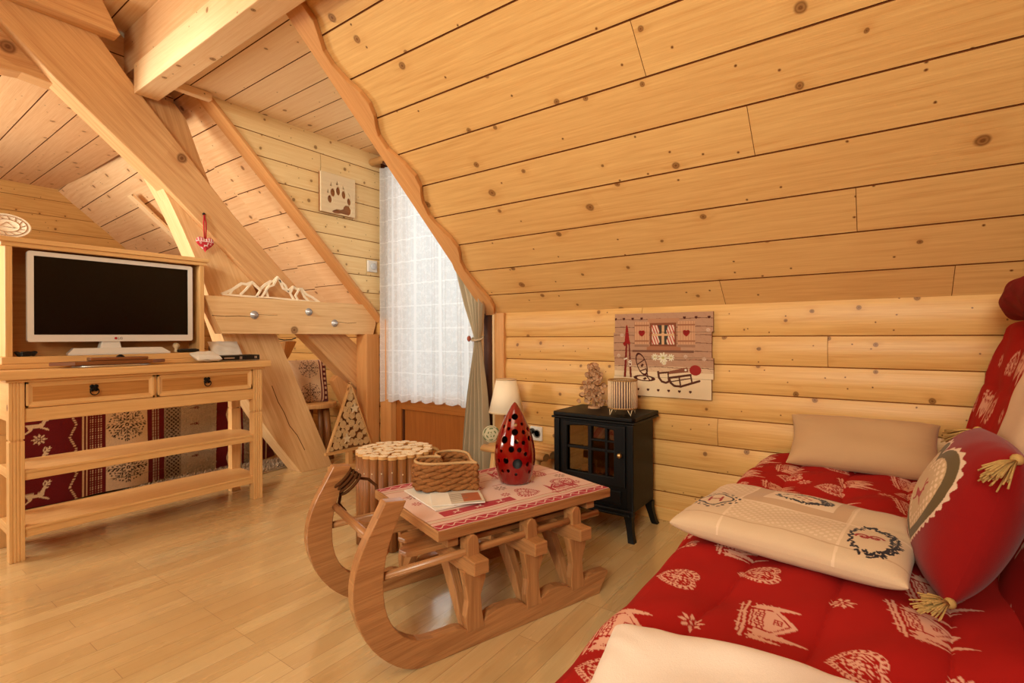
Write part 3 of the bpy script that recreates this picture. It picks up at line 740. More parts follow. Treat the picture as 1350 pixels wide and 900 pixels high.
# ------------------------------------------------------------------ pillows
def pillow(name, label, cat, c, ux, uy, w, h, t, colfn, mat, nu=110, nv=110, puff=2.6, pinch=.07, wr=.006, group=None, seed=0, parent=None, pw=.45):
    ux, uy = V(ux).normalized(), V(uy).normalized(); uz = ux.cross(uy).normalized(); uy = uz.cross(ux)
    u = np.sin(np.linspace(-1, 1, nu)*PI/2)*.35+np.linspace(-1, 1, nu)*.65; v = np.sin(np.linspace(-1, 1, nv)*PI/2)*.35+np.linspace(-1, 1, nv)*.65
    U, Vv = np.meshgrid(u, v)
    x = w/2*U*(1-pinch*(1-Vv**2)); y = h/2*Vv*(1-pinch*(1-U**2))
    th = t/2*((1-np.abs(U)**puff)*(1-np.abs(Vv)**puff)).clip(0)**pw
    r = np.random.default_rng(seed)
    wrk = np.zeros_like(U)
    for _ in range(7):
        a = r.uniform(0, 2*PI); f = r.uniform(3, 9); wrk += np.sin(f*(U*math.cos(a)+Vv*math.sin(a))+r.uniform(0, 6))
    edge = np.maximum(np.abs(U), np.abs(Vv))
    wrk2 = np.sin(np.arctan2(Vv, U)*17+3*np.sin(U*4)+2*np.sin(Vv*5))*edge**6*.45
    mask = (th/(t/2+1e-9))
    tops = []
    for sgn in (1, -1):
        z = sgn*(th+wr*(wrk/3+wrk2)*mask*(1 if sgn > 0 else .3))
        W = [c[i]+ux[i]*x+uy[i]*y+uz[i]*z for i in range(3)]
        col = colfn(x, y, sgn)
        if sgn < 0: W = [q[:, ::-1] for q in W]; col = col[:, ::-1]
        tops.append((*W, col))
    if parent is None:
        root = thing(name, label, cat, c, 0, group)
        o = np_mesh('cover', *tops[0][:3], mat, root, col=tops[0][3], extra=[tops[1]])
        return root, (ux, uy, uz)
    return np_mesh(name, *tops[0][:3], mat, parent, col=tops[0][3], extra=[tops[1]])
def flat(c):
    def f(x, y, s):
        A = np.empty(x.shape+(3,)); A[:] = lin(c); return A
    return f

# ------------------------------------------------------------------ sofa bed with the red quilt
RED = (164, 26, 22); PINK = (222, 168, 146)
sofa = thing('sofa_bed', 'red quilted sofa bed with pale chalet and heart prints in the right foreground', 'sofa', (1.6, .1, 0))
# seat: x 0.30..2.69 ; cross-section over the front edge
x = np.linspace(.22, 2.69, 960)
prof = [(.462, .04), (.468, .20), (.466, .34)]+[(.402+.064*math.cos(a), .366+.066*math.sin(a)) for a in np.linspace(.1, PI/2, 10)]+[(.30, .437), (.1, .440), (-.1, .438), (-.25, .425), (-.34, .41)]
pp = np.array(prof); seg = np.concatenate([[0], np.cumsum(np.hypot(*np.diff(pp, axis=0).T))])
sv = np.linspace(0, seg[-1], 460); py = np.interp(sv, seg, pp[:, 0]); pz_ = np.interp(sv, seg, pp[:, 1])
Xg, Sg = np.meshgrid(x, sv); Yg = np.repeat(py[:, None], len(x), 1); Zg = np.repeat(pz_[:, None], len(x), 1)
puff = np.abs(np.sin((Yg-.27+.02*np.sin(Xg*5))*PI/.19))**.45
wr = .004*np.sin(Xg*19+Yg*8+2*np.sin(Yg*13))+.005*np.sin(Xg*7-Yg*17)+.003*np.sin(Xg*31+Yg*23)
top = np.clip((Zg-.30)/.12, 0, 1)
Zs = Zg+top*(.019*puff-.014+wr)
# gentle slope of the seat's left-hand end towards the viewer
Ys = Yg+(1-top)*.012*np.sin(Xg*14)+.004*np.sin(Xg*9)
Ysurf = np.where(Yg > .43, .40+(Sg[::1]*0)+0, Yg)
# print coordinates: distance from the front edge measured over the surface, so the print wraps
Yp = .40+( (seg[12]-Sg) ); Yp = np.where(Sg > seg[12], .402-(Sg-seg[12]), Yp)
P = Pat(Xg, Yp, RED)
up = PI   # print 'up' points to the backrest (-y)
hl = [(1.173, .381), (1.303, .23), (.779, .379), (1.017, .028)]; st_ = [(1.006, .294), (1.248, .063), (1.094, -.113)]; hs = [(1.104, .179), (.923, .411), (1.263, -.07), (.75, .16)]
for i in range(0, 9):
    bx = 1.44+.165*i
    if bx > 2.6: break
    if i % 2: hs += [(bx+.02, .10-.02*(i % 3)), (bx-.02, .43)]; hl += [(bx+.02, .28), (bx, -.10)]
    else: hs += [(bx, -.10), (bx+.01, .30)]; hl += [(bx+.06, .14), (bx-.04, .44)]; st_ += [(bx+.12, .22), (bx+.1, -.03)]
for (a, b) in hl+[(2.65, .25)]: p_heart(P, a, b, .048, up+.1, PINK, RED)
for (a, b) in st_: p_flake(P, a, b, .026, .2, PINK)
for (a, b) in hs: p_house(P, a, b, .074, up+.12, PINK, RED)
P.C *= (1+.06*np.sin(Xg*3+Yp*5))[..., None]
np_mesh('seat_cover', Xg, Ys, Zs, M['quilt'], sofa, col=P.C, flip=True)
mb = MB(); mb.box((.24, -.62, .0), (2.68, .44, .36)); mb.build('base', M['mauve'], sofa, .02)
# backrest, leaning back
def back_y(z): return -.258-.32*(z-.54)
x = np.linspace(.22, 2.69, 560)
bp = [(back_y(.36), .36), (back_y(.6), .6), (back_y(.9), .9), (back_y(.98), .98)]+[(back_y(1.0)-.05+.058*math.cos(a), 1.0+.05*math.sin(a)) for a in np.linspace(.2, PI*.8, 9)]+[(-.56, .93), (-.52, .5), (-.5, .3)]
pp = np.array(bp); seg = np.concatenate([[0], np.cumsum(np.hypot(*np.diff(pp, axis=0).T))]); sv = np.linspace(0, seg[-1], 240)
Xg, Sg = np.meshgrid(x, sv); Yg = np.repeat(np.interp(sv, seg, pp[:, 0])[:, None], len(x), 1); Zg = np.repeat(np.interp(sv, seg, pp[:, 1])[:, None], len(x), 1)
Yg = Yg+.010*np.abs(np.sin((Sg-.05)*PI/.21))**.5-.006+.005*np.sin(Xg*13+Sg*9)+.004*np.sin(Xg*27-Sg*14)
P = Pat(Xg, Sg, RED)
for i in range(16):
    for j in range(4):
        a, b = .42+.17*i+.03*j, .06+.17*j; q = (i+2*j) % 4
        if q == 0: p_house(P, a, b, .072, PI*1.0, PINK, RED)
        elif q in (1, 3): p_heart(P, a, b, .048, PI, PINK, RED)
        else: p_flake(P, a, b, .028, 0, PINK)
np_mesh('backrest', Xg, Yg, Zg, M['quilt'], sofa, col=P.C)
# rolled bolster lying on the backrest
t = thing('bolster', 'rolled red printed bolster lying on top of the sofa backrest', 'bolster', (2.1, -.43, 1.11))
th = np.linspace(0, 2*PI, 60); xs = np.concatenate([[2.47, 2.47, 2.468], np.linspace(2.46, 1.5, 130), [1.49, 1.49]])
rr = np.concatenate([[.001, .05, .066], np.full(130, .078), [.05, .001]])
T, Xg = np.meshgrid(th, xs); R_ = np.repeat(rr[:, None], len(th), 1)*(1+.05*np.sin(T*3+Xg*22)+.03*np.sin(T*7-Xg*40))
P = Pat(Xg, T*.075, (120, 24, 24)); 
for i in range(12): p_heart(P, 1.55+.085*i, .08+.13*(i % 3), .04, 0, (190, 120, 108), (120, 24, 24))
np_mesh('cover', Xg, -.43+R_*np.cos(T), 1.12+R_*np.sin(T), M['quilt'], t, col=P.C, flip=True)

# ------------------------------------------------------------------ cushions on the sofa
pillow('pillow', 'plain beige pillow lying against the wooden wall at the far end of the sofa', 'pillow', (2.565, .055, .540), (0, -1, 0), (.72, 0, .66), .53, .27, .14, flat((196, 158, 116)), M['linen'], seed=3, wr=.007, puff=3.0)
def patch_col(x, y, s):
    P = Pat(x, y, (206, 178, 146)); INK = (38, 32, 40); RD = (150, 28, 26); TAN = (192, 158, 124); LT = (220, 194, 164)
    if s < 0: return P.C
    # x runs along the long side (towards the viewer's right), y away from the viewer
    P.put((np.abs(x+.005) < .125)&(y > -.02), TAN)
    P.put((np.abs(x) < .085)&(y > .02)&(y < .13), LT)
    P.put((x > -.13)&(x < .13)&(y < -.025)&(y > -.13)&(np.sin(x*330)*np.sin(y*330+4*np.sin(x*40)) > .25), LT)
    for q in (-.132, .128): P.put(np.abs(x-q) < .003, LT)
    P.put((np.abs(y+.022) < .003), LT); P.put((np.abs(y+.14) < .002), (188, 156, 124))
    P.put((x < -.13)&(y > .04)&(np.sin(x*260)*np.sin(y*260) > .4), LT)
    p_wreath(P, .0, .075, .060, .036, INK, 0.0); p_wreath(P, .185, -.075, .042, .066, INK, 0.2)
    idx, a, b = P.local(-.19, -.045, .034, .15)
    P.paint(idx, stroke(a, b, [(-.45, -.5), (-.45, .5)], .10)|stroke(a, b, [(.45, -.5), (.45, .5)], .10)|stroke(a, b, [(-.45, 0), (.45, 0)], .09), RD)
    idx, a, b = P.local(-.19, -.045, .052, .15, 1.6); r = np.hypot(a, b); g = np.arctan2(b, a)
    rr = .80+.10*np.cos(4*g); P.paint(idx, np.abs(r-rr) < .055, INK); P.paint(idx, (r > rr+.13)&(r < rr+.40)&(np.sin(g*14)*np.sin(r*17) > .25), INK)
    idx, a, b = P.local(0, .075, .026); P.paint(idx, (np.sin(a*6)*np.sin(b*7) > .35)&(a*a+b*b*2 < 1), RD)
    idx, a, b = P.local(.178, -.07, .03, .3)
    for sx_ in (-1, 1):
        sp = [(sx_*(.15+.5*math.cos(q)*(1-q/9)+.25), .45*math.sin(q)*(1-q/9)) for q in np.linspace(0, 7, 24)]
        P.paint(idx, stroke(a, b, sp, .10), RD)
    P.paint(idx, stroke(a, b, [(-.6, 0), (.6, 0)], .08), RD)
    return P.C
pillow('pillow', 'long patchwork pillow with embroidered wreaths lying across the middle of the sofa', 'pillow', (1.530, .178, .492), (-.16, -.99, .0), (.99, -.16, .05), .525, .37, .10, patch_col, M['linen'], 340, 260, seed=5, wr=.005, puff=3.4, pinch=.03, pw=.38)
pillow('pillow', 'cream white pillow lying at the near end of the sofa, nearest the camera', 'pillow', (.662, .146, .488), (.14, -.99, 0), (.99, .14, .04), .40, .36, .12, flat((238, 224, 212)), M['linen'], seed=8, wr=.006, puff=3.2, pinch=.05, pw=.4)
pillow('cushion', 'plain cream cushion leaning on the sofa backrest behind the red heart cushion', 'cushion', (1.545, -.292, .835), (-1, .0, 0), (0, -.31, .95), .40, .38, .08, flat((214, 184, 150)), M['linen'], seed=11, wr=.006)
def heart_col(x, y, s):
    P = Pat(x, y, (134, 14, 12))
    if s < 0: return P.C
    idx, a, b = P.local(.0, .0, .125, 0, 1.3); g = np.arctan2(b, a)
    P.paint(idx, hrt(a, b, 1.06+.025*np.sin(g*34)), (214, 186, 160)); P.paint(idx, hrt(a, b, 1.0), (96, 78, 46)); P.paint(idx, hrt(a, b, .79), (196, 166, 128))
    P.paint(idx, hrt(a, b, .76)&~hrt(a, b, .52)&(np.sin(a*34)*np.sin(b*34) > .2), (222, 196, 164))
    dd, xx, yy_ = P.local(.0, -.015, .052, 0, 1.4); P.paint(dd, inpoly(xx, yy_, DEER), (160, 30, 24))
    for st2 in ([(.40, .62), (.52, .82), (.74, .92)], [(.40, .62), (.34, .84), (.44, 1.02)]): P.paint(dd, stroke(xx, yy_, st2, .05), (160, 30, 24))
    return P.C
rc, fr = pillow('cushion', 'puffy red cushion with a deer heart patch and straw tassels leaning on the backrest', 'cushion', (1.505, -.160, .612), (-.999, -.04, 0), (.012, -.31, .95), .335, .335, .175, heart_col, M['linen'], 220, 220, seed=13, wr=.005, puff=2.2, pinch=-.04, pw=.5)
for su, sv_ in ((1, -1), (1, 1), (-1, -1), (-1, 1)):
    base = V((1.505, -.160, .612))+fr[0]*(.163*su)+fr[1]*(.158*sv_)
    mb = MB(); mb.sphere(base+fr[0]*.008*su, .011, 10)
    d0 = (fr[0]*su*.6+fr[2]*.45+V((0, .15, -.35 if sv_ > 0 else .05))).normalized()
    for q in range(60):
        d = (d0+V((random.uniform(-.35, .35), random.uniform(-.35, .35), random.uniform(-.3, .2)))).normalized()
        p1 = base+fr[0]*.01*su; L = random.uniform(.055, .08)
        pts_ = [p1, p1+d*L*.5, p1+d*L+V((0, 0, -.008))]
        pts_ = [V((a.x, a.y, max(a.z, .452))) for a in pts_]
        mb.tube(pts_, .0017, 4)
    mb.build('tassel', M['tassel'], rc)

# ------------------------------------------------------------------ console table
con = thing('console_table', 'long pine console table with two drawers and two slatted shelves under the television', 'console table', (1.08, 3.28, 0))
mb = MB(); mb.prism([(.478, 3.076, .816), (.478, 3.076, .850), (.478, 3.082, .856), (.478, 3.445, .856), (.478, 3.445, .816)], (1.215, 0, 0), 0, (1, 0, 0)); mb.build('tabletop', M['console'], con, .004)
mb = MB(); mb.box((.502, 3.098, .803), (1.665, 3.44, .818)); mb.build('top_moulding', M['console'], con, .004)
def leg(x0, x1, y0, y1, front):
    mb = MB(); g = (x1-x0)/8
    def sect(z0, z1, d):
        fy = y0+d; p = [(x0+d, y1-d), (x0+d, fy)]
        if front:
            for i in (2.2, 4.0, 5.8): p += [(x0+g*i-.0035, fy), (x0+g*i, fy+.004), (x0+g*i+.0035, fy)]
        p += [(x1-d, fy), (x1-d, y1-d)]
        mb.prism([(a, b, z0) for a, b in p], (0, 0, z1-z0), 0, (0, 0, 1))
    sect(0, .538, 0); sect(.538, .546, .004); sect(.546, .805, 0)
    return mb
for (a, b, c, d, f) in ((.514, .566, 3.112, 3.165, 1), (1.597, 1.652, 3.112, 3.165, 1), (.514, .566, 3.388, 3.44, 0), (1.597, 1.652, 3.388, 3.44, 0)):
    leg(a, b, c, d, f).build('leg', M['console'], con, .002)
mb = MB(); mb.box((.56, 3.122, .620), (1.60, 3.142, .682)); mb.box((.585, 3.425, .62), (1.592, 3.438, .80)); mb.box((.585, 3.13, .79), (1.592, 3.15, .806)); mb.box((1.074, 3.125, .68), (1.086, 3.15, .805))
mb.box((.525, 3.18, .62), (.545, 3.38, .80)); mb.box((1.63, 3.18, .62), (1.65, 3.38, .80))
mb.build('apron', M['console'], con, .003)
for x0, x1 in ((.571, 1.073), (1.087, 1.592)):
    mb = MB(); z0, z1, yf, w = .686, .802, 3.116, .024
    def mould(p0, p1, inn):   # sloping moulding strip
        p0, p1, inn = V(p0), V(p1), V(inn)
        mb.prism([p0+V((0, .016, 0)), p0, p0+inn*.35, p0+inn*.7+V((0, .006, 0)), p0+inn+V((0, .009, 0)), p0+inn+V((0, .016, 0))], p1-p0, 0, p1-p0)
    mould((x0, yf, z0), (x1, yf, z0), (0, 0, w)); mould((x0, yf, z1), (x1, yf, z1), (0, 0, -w)); mould((x0, yf, z0), (x0, yf, z1), (w, 0, 0)); mould((x1, yf, z0), (x1, yf, z1), (-w, 0, 0))
    mb.box((x0+.015, yf+.010, z0+.015), (x1-.015, yf+.018, z1-.015), 1); mb.box((x0+.01, 3.14, z0), (x1-.01, 3.42, z0+.09))
    dr = mb.build('drawer', [M['console'], M['drawer']], con)
    cx, cz = (x0+x1)/2-.004, .755
    mb = MB()
    for a in range(4):
        q = PI/4+a*PI/2; mb.sphere((cx+.011*math.cos(q), yf+.006, cz+.011*math.sin(q)), (.010, .004, .010), 12)
    mb.sphere((cx, yf+.002, cz), (.008, .009, .008), 12)
    mb.tube([(cx+.017*math.sin(a), yf-.004-.002*math.cos(a), cz-.017+.017*math.cos(a)) for a in np.linspace(0, 2*PI, 25)[:-1]], .0026, 8, closed=True)
    mb.build('ring_pull', M['iron'], dr)
for z0, z1 in ((.358, .403), (.100, .148)):
    mb = MB(); mb.box((.55, 3.135, z1-.018), (1.625, 3.42, z1)); mb.box((.562, 3.122, z0), (1.60, 3.142, z1-.012)); mb.box((.562, 3.117, z1-.014), (1.60, 3.14, z1)); mb.box((.586, 3.41, z0), (1.592, 3.43, z1)); mb.box((.526, 3.18, z0), (.55, 3.38, z1)); mb.box((1.62, 3.18, z0), (1.645, 3.38, z1))
    mb.build('shelf', M['console'], con, .003)

# ------------------------------------------------------------------ hutch with the television
hu = thing('hutch', 'open pine hutch standing on the console table and framing the television', 'hutch', (.97, 3.34, .856))
mb = MB(); mb.box((.49, 3.215, .857), (1.415, 3.442, .880)); mb.box((.51, 3.230, .88), (1.40, 3.442, .913)); mb.build('base', M['console'], hu, .004)
for x0, x1 in ((.530, .556), (1.362, 1.388)):
    mb = MB(); mb.box((x0, 3.275, .913), (x1, 3.442, 1.450)); mb.build('side_panel', M['console'], hu, .003)
mb = MB(); mb.box((.50, 3.262, 1.450), (1.412, 3.444, 1.474)); mb.box((.515, 3.27, 1.43), (1.40, 3.30, 1.452)); mb.build('top', M['console'], hu, .004)
mb = MB(); mb.box((.553, 3.43, .913), (1.365, 3.44, 1.452)); mb.build('back_panel', M['trim'], hu)
tv = thing('television', 'flat television with white frame and black screen inside the pine hutch', 'television', (.97, 3.32, .914))
mb = MB(); x0, x1, z0, z1 = .609, 1.330, .982, 1.421
def rr(x0, x1, z0, z1, r): return [(cx+r*math.cos(a), cz+r*math.sin(a)) for cx, cz, a0 in ((x1-r, z1-r, 0), (x0+r, z1-r, PI/2), (x0+r, z0+r, PI), (x1-r, z0+r, 1.5*PI)) for a in np.linspace(a0, a0+PI/2, 6)]
mb.plate(rr(x0, x1, z0, z1, .012), [rr(x0+.024, x1-.024, z0+.035, z1-.022, .002)], (0, 3.318, 0), (1, 0, 0), (0, 0, 1), .026)
mb.box((x0+.01, 3.318, z0+.01), (x1-.01, 3.345, z1-.01)); mb.box((x0+.12, 3.345, z0+.06), (x1-.12, 3.375, z1-.1))
mb.build('frame', M['white'], tv, .003)
mb = MB(); mb.box((x0+.022, 3.298, z0+.033), (x1-.022, 3.316, z1-.02)); mb.build('screen', M['screen'], tv)
mb = MB(); mb.prism([(.89, 3.30, .945), (.985, 3.30, .945), (.975, 3.30, .99), (.90, 3.30, .99)], (0, .05, 0)); mb.build('neck', M['white'], tv, .004)
mb = MB(); b0 = [(.745, 3.232), (1.19, 3.232), (1.16, 3.40), (.775, 3.40)]; b1 = [(.775, 3.265), (1.16, 3.265), (1.14, 3.385), (.795, 3.385)]
lo = [V((a, b, .914)) for a, b in b0]; md = [V((a, b, .922)) for a, b in b0]; hi = [V((a, b, .948)) for a, b in b1]
for A, B in ((lo, md), (md, hi)):
    for i in range(4): mb.face([A[i], A[(i+1) % 4], B[(i+1) % 4], B[i]])
mb.face(hi); mb.build('base', M['white'], tv, .003)
def text_mesh(s, size, name, mat, parent, Mw):
    cu = bpy.data.curves.new(name, 'FONT'); cu.body = s; cu.size = size; cu.extrude = .0004; cu.align_x = 'CENTER'
    tmp = bpy.data.objects.new(name, cu); COL.objects.link(tmp)
    dg = bpy.context.evaluated_depsgraph_get(); me = bpy.data.meshes.new_from_object(tmp.evaluated_get(dg))
    bpy.data.objects.remove(tmp); bpy.data.curves.remove(cu)
    me.transform(WM[parent].inverted() @ Mw); me.materials.clear(); me.materials.append(mat); me.name = name
    o = bpy.data.objects.new(name, me); return _link(o, parent)
lg = text_mesh('LG', .018, 'logo', plain('grey print', (92, 88, 86), .4), tv, Matrix.Translation((.975, 3.2915, .9925)) @ Matrix.Rotation(PI/2, 4, 'X'))
mb = MB(); mb.lathe([(.0065, 0), (.0065, .0006)], (.956, 3.2918, .9985), 18, 0, Matrix.Rotation(PI/2, 4, 'X')); mb.build('logo_disc', M['redcl'], tv)

# small things on the hutch base and the console
t = thing('remote_control', 'black remote control lying in the right corner of the hutch', 'remote control', (1.315, 3.30, .914))
mb = MB(); mb.box((1.255, 3.285, .914), (1.375, 3.322, .932)); mb.build('body', M['blackpl'], t, .006)
mb = MB()
for i in range(5):
    for j in range(2): mb.box((1.27+.018*i, 3.292+.014*j, .931), (1.28+.018*i, 3.30+.014*j, .9345))
mb.build('buttons', plain('grey rubber', (70, 70, 72), .7), t)
t = thing('wooden_knob', 'small turned wooden knob lying behind the remote control', 'knob', (1.262, 3.345, .914))
mb = MB(); mb.lathe([(.006, 0), (.012, .004), (.011, .012), (.008, .022), (.017, .034), (.018, .044), (.012, .054), (0, .058)], (1.262, 3.345, .9135), 20); mb.build('knob', M['ply'], t)
t = thing('cable_coil', 'small black coil of cable lying in the left corner of the hutch', 'cable', (.60, 3.28, .914))
for q in range(3):
    mb = MB(); mb.tube([(.605+(.030+.004*q)*math.cos(a), 3.30+(.018+.004*q)*math.sin(a), .920+.006*q+.003*math.sin(3*a)) for a in np.linspace(0, 2*PI, 30)[:-1]], .0042, 6, closed=True); mb.build('loop', M['blackpl'], t)
mb = MB(); mb.box((.585, 3.275, .914), (.62, 3.30, .938)); mb.build('plug', M['blackpl'], t, .004)
t = thing('serving_tray', 'wooden turning tray with crossed boards and shiny base on the console table', 'tray', (.90, 3.15, .857))
mb = MB(); mb.lathe([(.060, 0), (.064, .004), (.060, .009), (.03, .010)], (.90, 3.145, .857), 40, 0, Matrix.Diagonal((2.6, 1, 1, 1))); mb.build('mirror_base', M['chrome'], t)
mb = MB(); mb.prism([(.655, 3.15, .868), (.74, 3.10, .868), (1.06, 3.10, .868), (1.135, 3.15, .868), (1.06, 3.195, .868), (.74, 3.195, .868)], (0, 0, .018), 0, (1, 0, 0)); mb.build('lower_board', M['tray'], t, .003)
mb = MB(); mb.prism([(.80, 3.11, .887), (1.045, 3.115, .887), (1.05, 3.185, .887), (.805, 3.185, .887)], (0, 0, .016), 0, (1, 0, 0)); mb.build('upper_board', M['tray'], t, .003)
mb = MB(); mb.lathe([(.02, 0), (.014, .006), (.006, .012), (0, .013)], (.935, 3.155, .903), 16); mb.build('knob', M['iron'], t)
t = thing('media_box', 'slim black media box with chrome buttons at the right end of the console', 'media box', (1.53, 3.19, .857))
mb = MB(); mb.box((1.40, 3.145, .858), (1.655, 3.27, .892)); mb.build('body', M['blackpl'], t, .004)
mb = MB(); mb.box((1.44, 3.1425, .872), (1.50, 3.146, .880)); mb.box((1.53, 3.1425, .868), (1.545, 3.146, .884)); mb.box((1.62, 3.1425, .870), (1.636, 3.146, .884)); mb.box((1.402, 3.143, .859), (1.652, 3.146, .862)); mb.build('buttons', M['chrome'], t, .001)
def sheet(name, label, cat, c, w, h, tilt, rz, bulge=.012, th=.02, mat=M['paper'], base=0):
    t = thing(name, label, cat, c)
    u = np.linspace(-1, 1, 30); U, W = np.meshgrid(u, u); rr_ = np.random.default_rng(int(c[0]*999))
    Z = th*((1-U**4)*(1-W**4)).clip(0)**.5+bulge*.3*np.sin(U*5+W*3)*np.cos(W*6-U*2)*(1-U**2)
    Mx = Matrix.Translation(V(c)) @ Matrix.Rotation(rz, 4, 'Z') @ Matrix.Rotation(tilt, 4, 'X')
    out = []
    for sg in (1, -1):
        P = np.stack([U*w/2, W*h/2+h/2, sg*Z], -1) @ np.array(Mx.to_3x3()).T+np.array(c); out.append(P if sg > 0 else P[:, ::-1])
    np_mesh('packet', out[0][..., 0], out[0][..., 1], out[0][..., 2], mat, t, smooth=True, extra=[(out[1][..., 0], out[1][..., 1], out[1][..., 2], None)])
    return t
sheet('paper_packet', 'crumpled white paper packet lying left of the black media box', 'paper', (1.345, 3.10, .874), .14, .10, .35, .1)
sheet('paper_packet', 'white paper packet standing tilted behind the black media box', 'paper', (1.555, 3.325, .868), .19, .13, .95, .1, .02, .012)
t = tag((lambda mb: (mb.tube([(1.50+.02*math.cos(a)*1.6, 3.40+.02*math.sin(a), .862+.055*math.sin(a)+.055) for a in np.linspace(-1.3, 4.2, 26)], .003, 6), mb.build('cable', M['blackpl']))[1])(MB()), 'thin black cable looping up behind the white paper packets', 'cable')

# ------------------------------------------------------------------ hanging heart, mountains, paw plaque, thermostat
t = thing('heart_ornament', 'red and white padded heart hanging on a ribbon from the diagonal rafter', 'ornament', (1.437, 3.378, 1.77))
n_t, n_r = 90, 30
tt = np.linspace(0, 2*PI, n_t); r_ = np.linspace(0.001, 1, n_r); T, R_ = np.meshgrid(tt, r_)
hx = 16*np.sin(T)**3/17*.056; hz = (13*np.cos(T)-5*np.cos(2*T)-2*np.cos(3*T)-np.cos(4*T))/17*.056
def hc(x, z):
    P = Pat(x, z, (196, 52, 60)); P.put((z > .014)&(np.abs((z-.024)) < .010)&(np.sin(x*420) > -.2), (236, 205, 200)); P.put(np.abs(z-.011) < .0022, (240, 222, 214))
    p_deer(P, 0, -.018, .022, 0, (240, 224, 216))
    for a, b in ((-.03, .0), (.03, -.004), (-.02, -.03)): p_flake(P, a, b, .008, 0, (240, 224, 216))
    return P.C
ex = []
for sg in (-1, 1):
    thk = sg*.014*np.sqrt(1-R_**2.2); A = (1.437+hx*R_, 3.378+thk, 1.583+hz*R_, hc(hx*R_, hz*R_))
    ex.append(A if sg < 0 else tuple(q[:, ::-1] for q in A))
np_mesh('pad', *ex[0][:3], M['linen'], t, col=ex[0][3], extra=[ex[1]], flip=True)
mb = MB()
for dx in (-.007, .007): mb.tube([(1.437, 3.39, 1.768), (1.437+dx, 3.38, 1.71), (1.437+dx*.6, 3.378, 1.612)], .004, 6)
mb.build('ribbon', M['redcl'], t)
mb = MB(); mb.sphere((1.437, 3.393, 1.768), .009, 10); mb.build('hook', M['iron'], t)
t = thing('mountain_silhouette', 'cut-out wooden mountain skyline standing on the tie beam', 'ornament', (1.87, 3.34, 1.256))
def mxy(px, py): return V((1.520+(px-165)/385*.685, 3.335, 1.262+(190-py)/100*.150))
strokes = [[(165, 182), (200, 160), (232, 132), (250, 134), (270, 122), (285, 138), (300, 152), (320, 128), (340, 112), (352, 112), (368, 90), (385, 112), (400, 126), (410, 150), (432, 128), (450, 138), (470, 135), (490, 160), (520, 174), (550, 196)],
           [(270, 122), (252, 148), (244, 160), (228, 180)], [(276, 128), (300, 156), (286, 184)], [(368, 90), (350, 128), (330, 138), (318, 160), (304, 186)], [(376, 104), (392, 140), (420, 158), (438, 192)], [(340, 112), (322, 150), (330, 186)], [(432, 128), (420, 158)], [(456, 138), (440, 170), (450, 188)], [(466, 140), (482, 172), (500, 192)], [(200, 160), (190, 180)], [(165, 184), (250, 186), (350, 186), (450, 190), (548, 196)]]
for i, st in enumerate(strokes):
    mb = MB(); W_ = .013 if i == 0 else .0095
    for kk, (a, b) in enumerate(zip(st[:-1], st[1:])):
        yo = V((0, -.0012*(kk % 2)-.0025*(i % 4), 0)); p, q = mxy(*a)+yo, mxy(*b)+yo; d = (q-p).normalized(); nn = V((-d.z, 0, d.x))*W_*.6; e = d*.003
        mb.prism([p-nn-e, q-nn+e, q+nn+e, p+nn-e], (0, .012, 0), 0, d)
    mb.build('skyline' if i == 0 else 'ridge_line', M['cut'], t)
t = thing('paw_plaque', 'square wooden plaque with a carved bear paw on the dormer wall', 'plaque', (2.275, 3.215, 2.04))
el = lambda cx, cy, a, b, rot=0, n=18: [(cx+a*math.cos(q)*math.cos(rot)-b*math.sin(q)*math.sin(rot), cy+a*math.cos(q)*math.sin(rot)+b*math.sin(q)*math.cos(rot)) for q in np.linspace(0, 2*PI, n+1)[:-1]]
PX = lambda L: [((x-115)/225*.29, (388-y)/255*.285) for x, y in L]
holes = [PX(el(*q)) for q in ((173, 300, 16, 25), (192, 253, 17, 27), (227, 236, 16, 28), (264, 251, 15, 27), (300, 288, 15, 25))]
holes += [PX(q) for q in ([(153, 262), (160, 235), (165, 266)], [(172, 214), (179, 186), (185, 216)], [(211, 198), (219, 170), (229, 198)], [(255, 215), (254, 190), (271, 218)], [(296, 250), (292, 226), (308, 256)])]
holes += [PX([(184, 376), (198, 366), (218, 356), (242, 356), (258, 348), (262, 332), (276, 318), (302, 318), (317, 338), (315, 364), (300, 382), (272, 381), (246, 379), (222, 385), (198, 386)])]
mb = MB(); mb.plate([(0, 0), (.29, 0), (.29, .285), (0, .285)], holes, (2.13, 3.216, 1.90), (1, 0, 0), (0, 0, 1), .014); mb.build('carved_board', M['ply'], t)
mb = MB(); mb.box((2.13, 3.216, 1.90), (2.42, 3.232, 2.185)); mb.build('backing_board', M['log'], t)
t = thing('thermostat', 'white round-dial thermostat on the dormer wall beside the lace curtain', 'thermostat', (2.597, 3.23, 1.555))
mb = MB(); mb.box((2.552, 3.218, 1.51), (2.642, 3.236, 1.60)); mb.build('plate', M['white'], t, .004)
mb = MB(); mb.lathe([(.026, 0), (.025, .012), (.016, .014), (0, .014)], (2.60, 3.218, 1.555), 28, 0, Matrix.Rotation(PI/2, 4, 'X')); mb.build('dial', plain('grey dial', (196, 200, 206), .4), t)

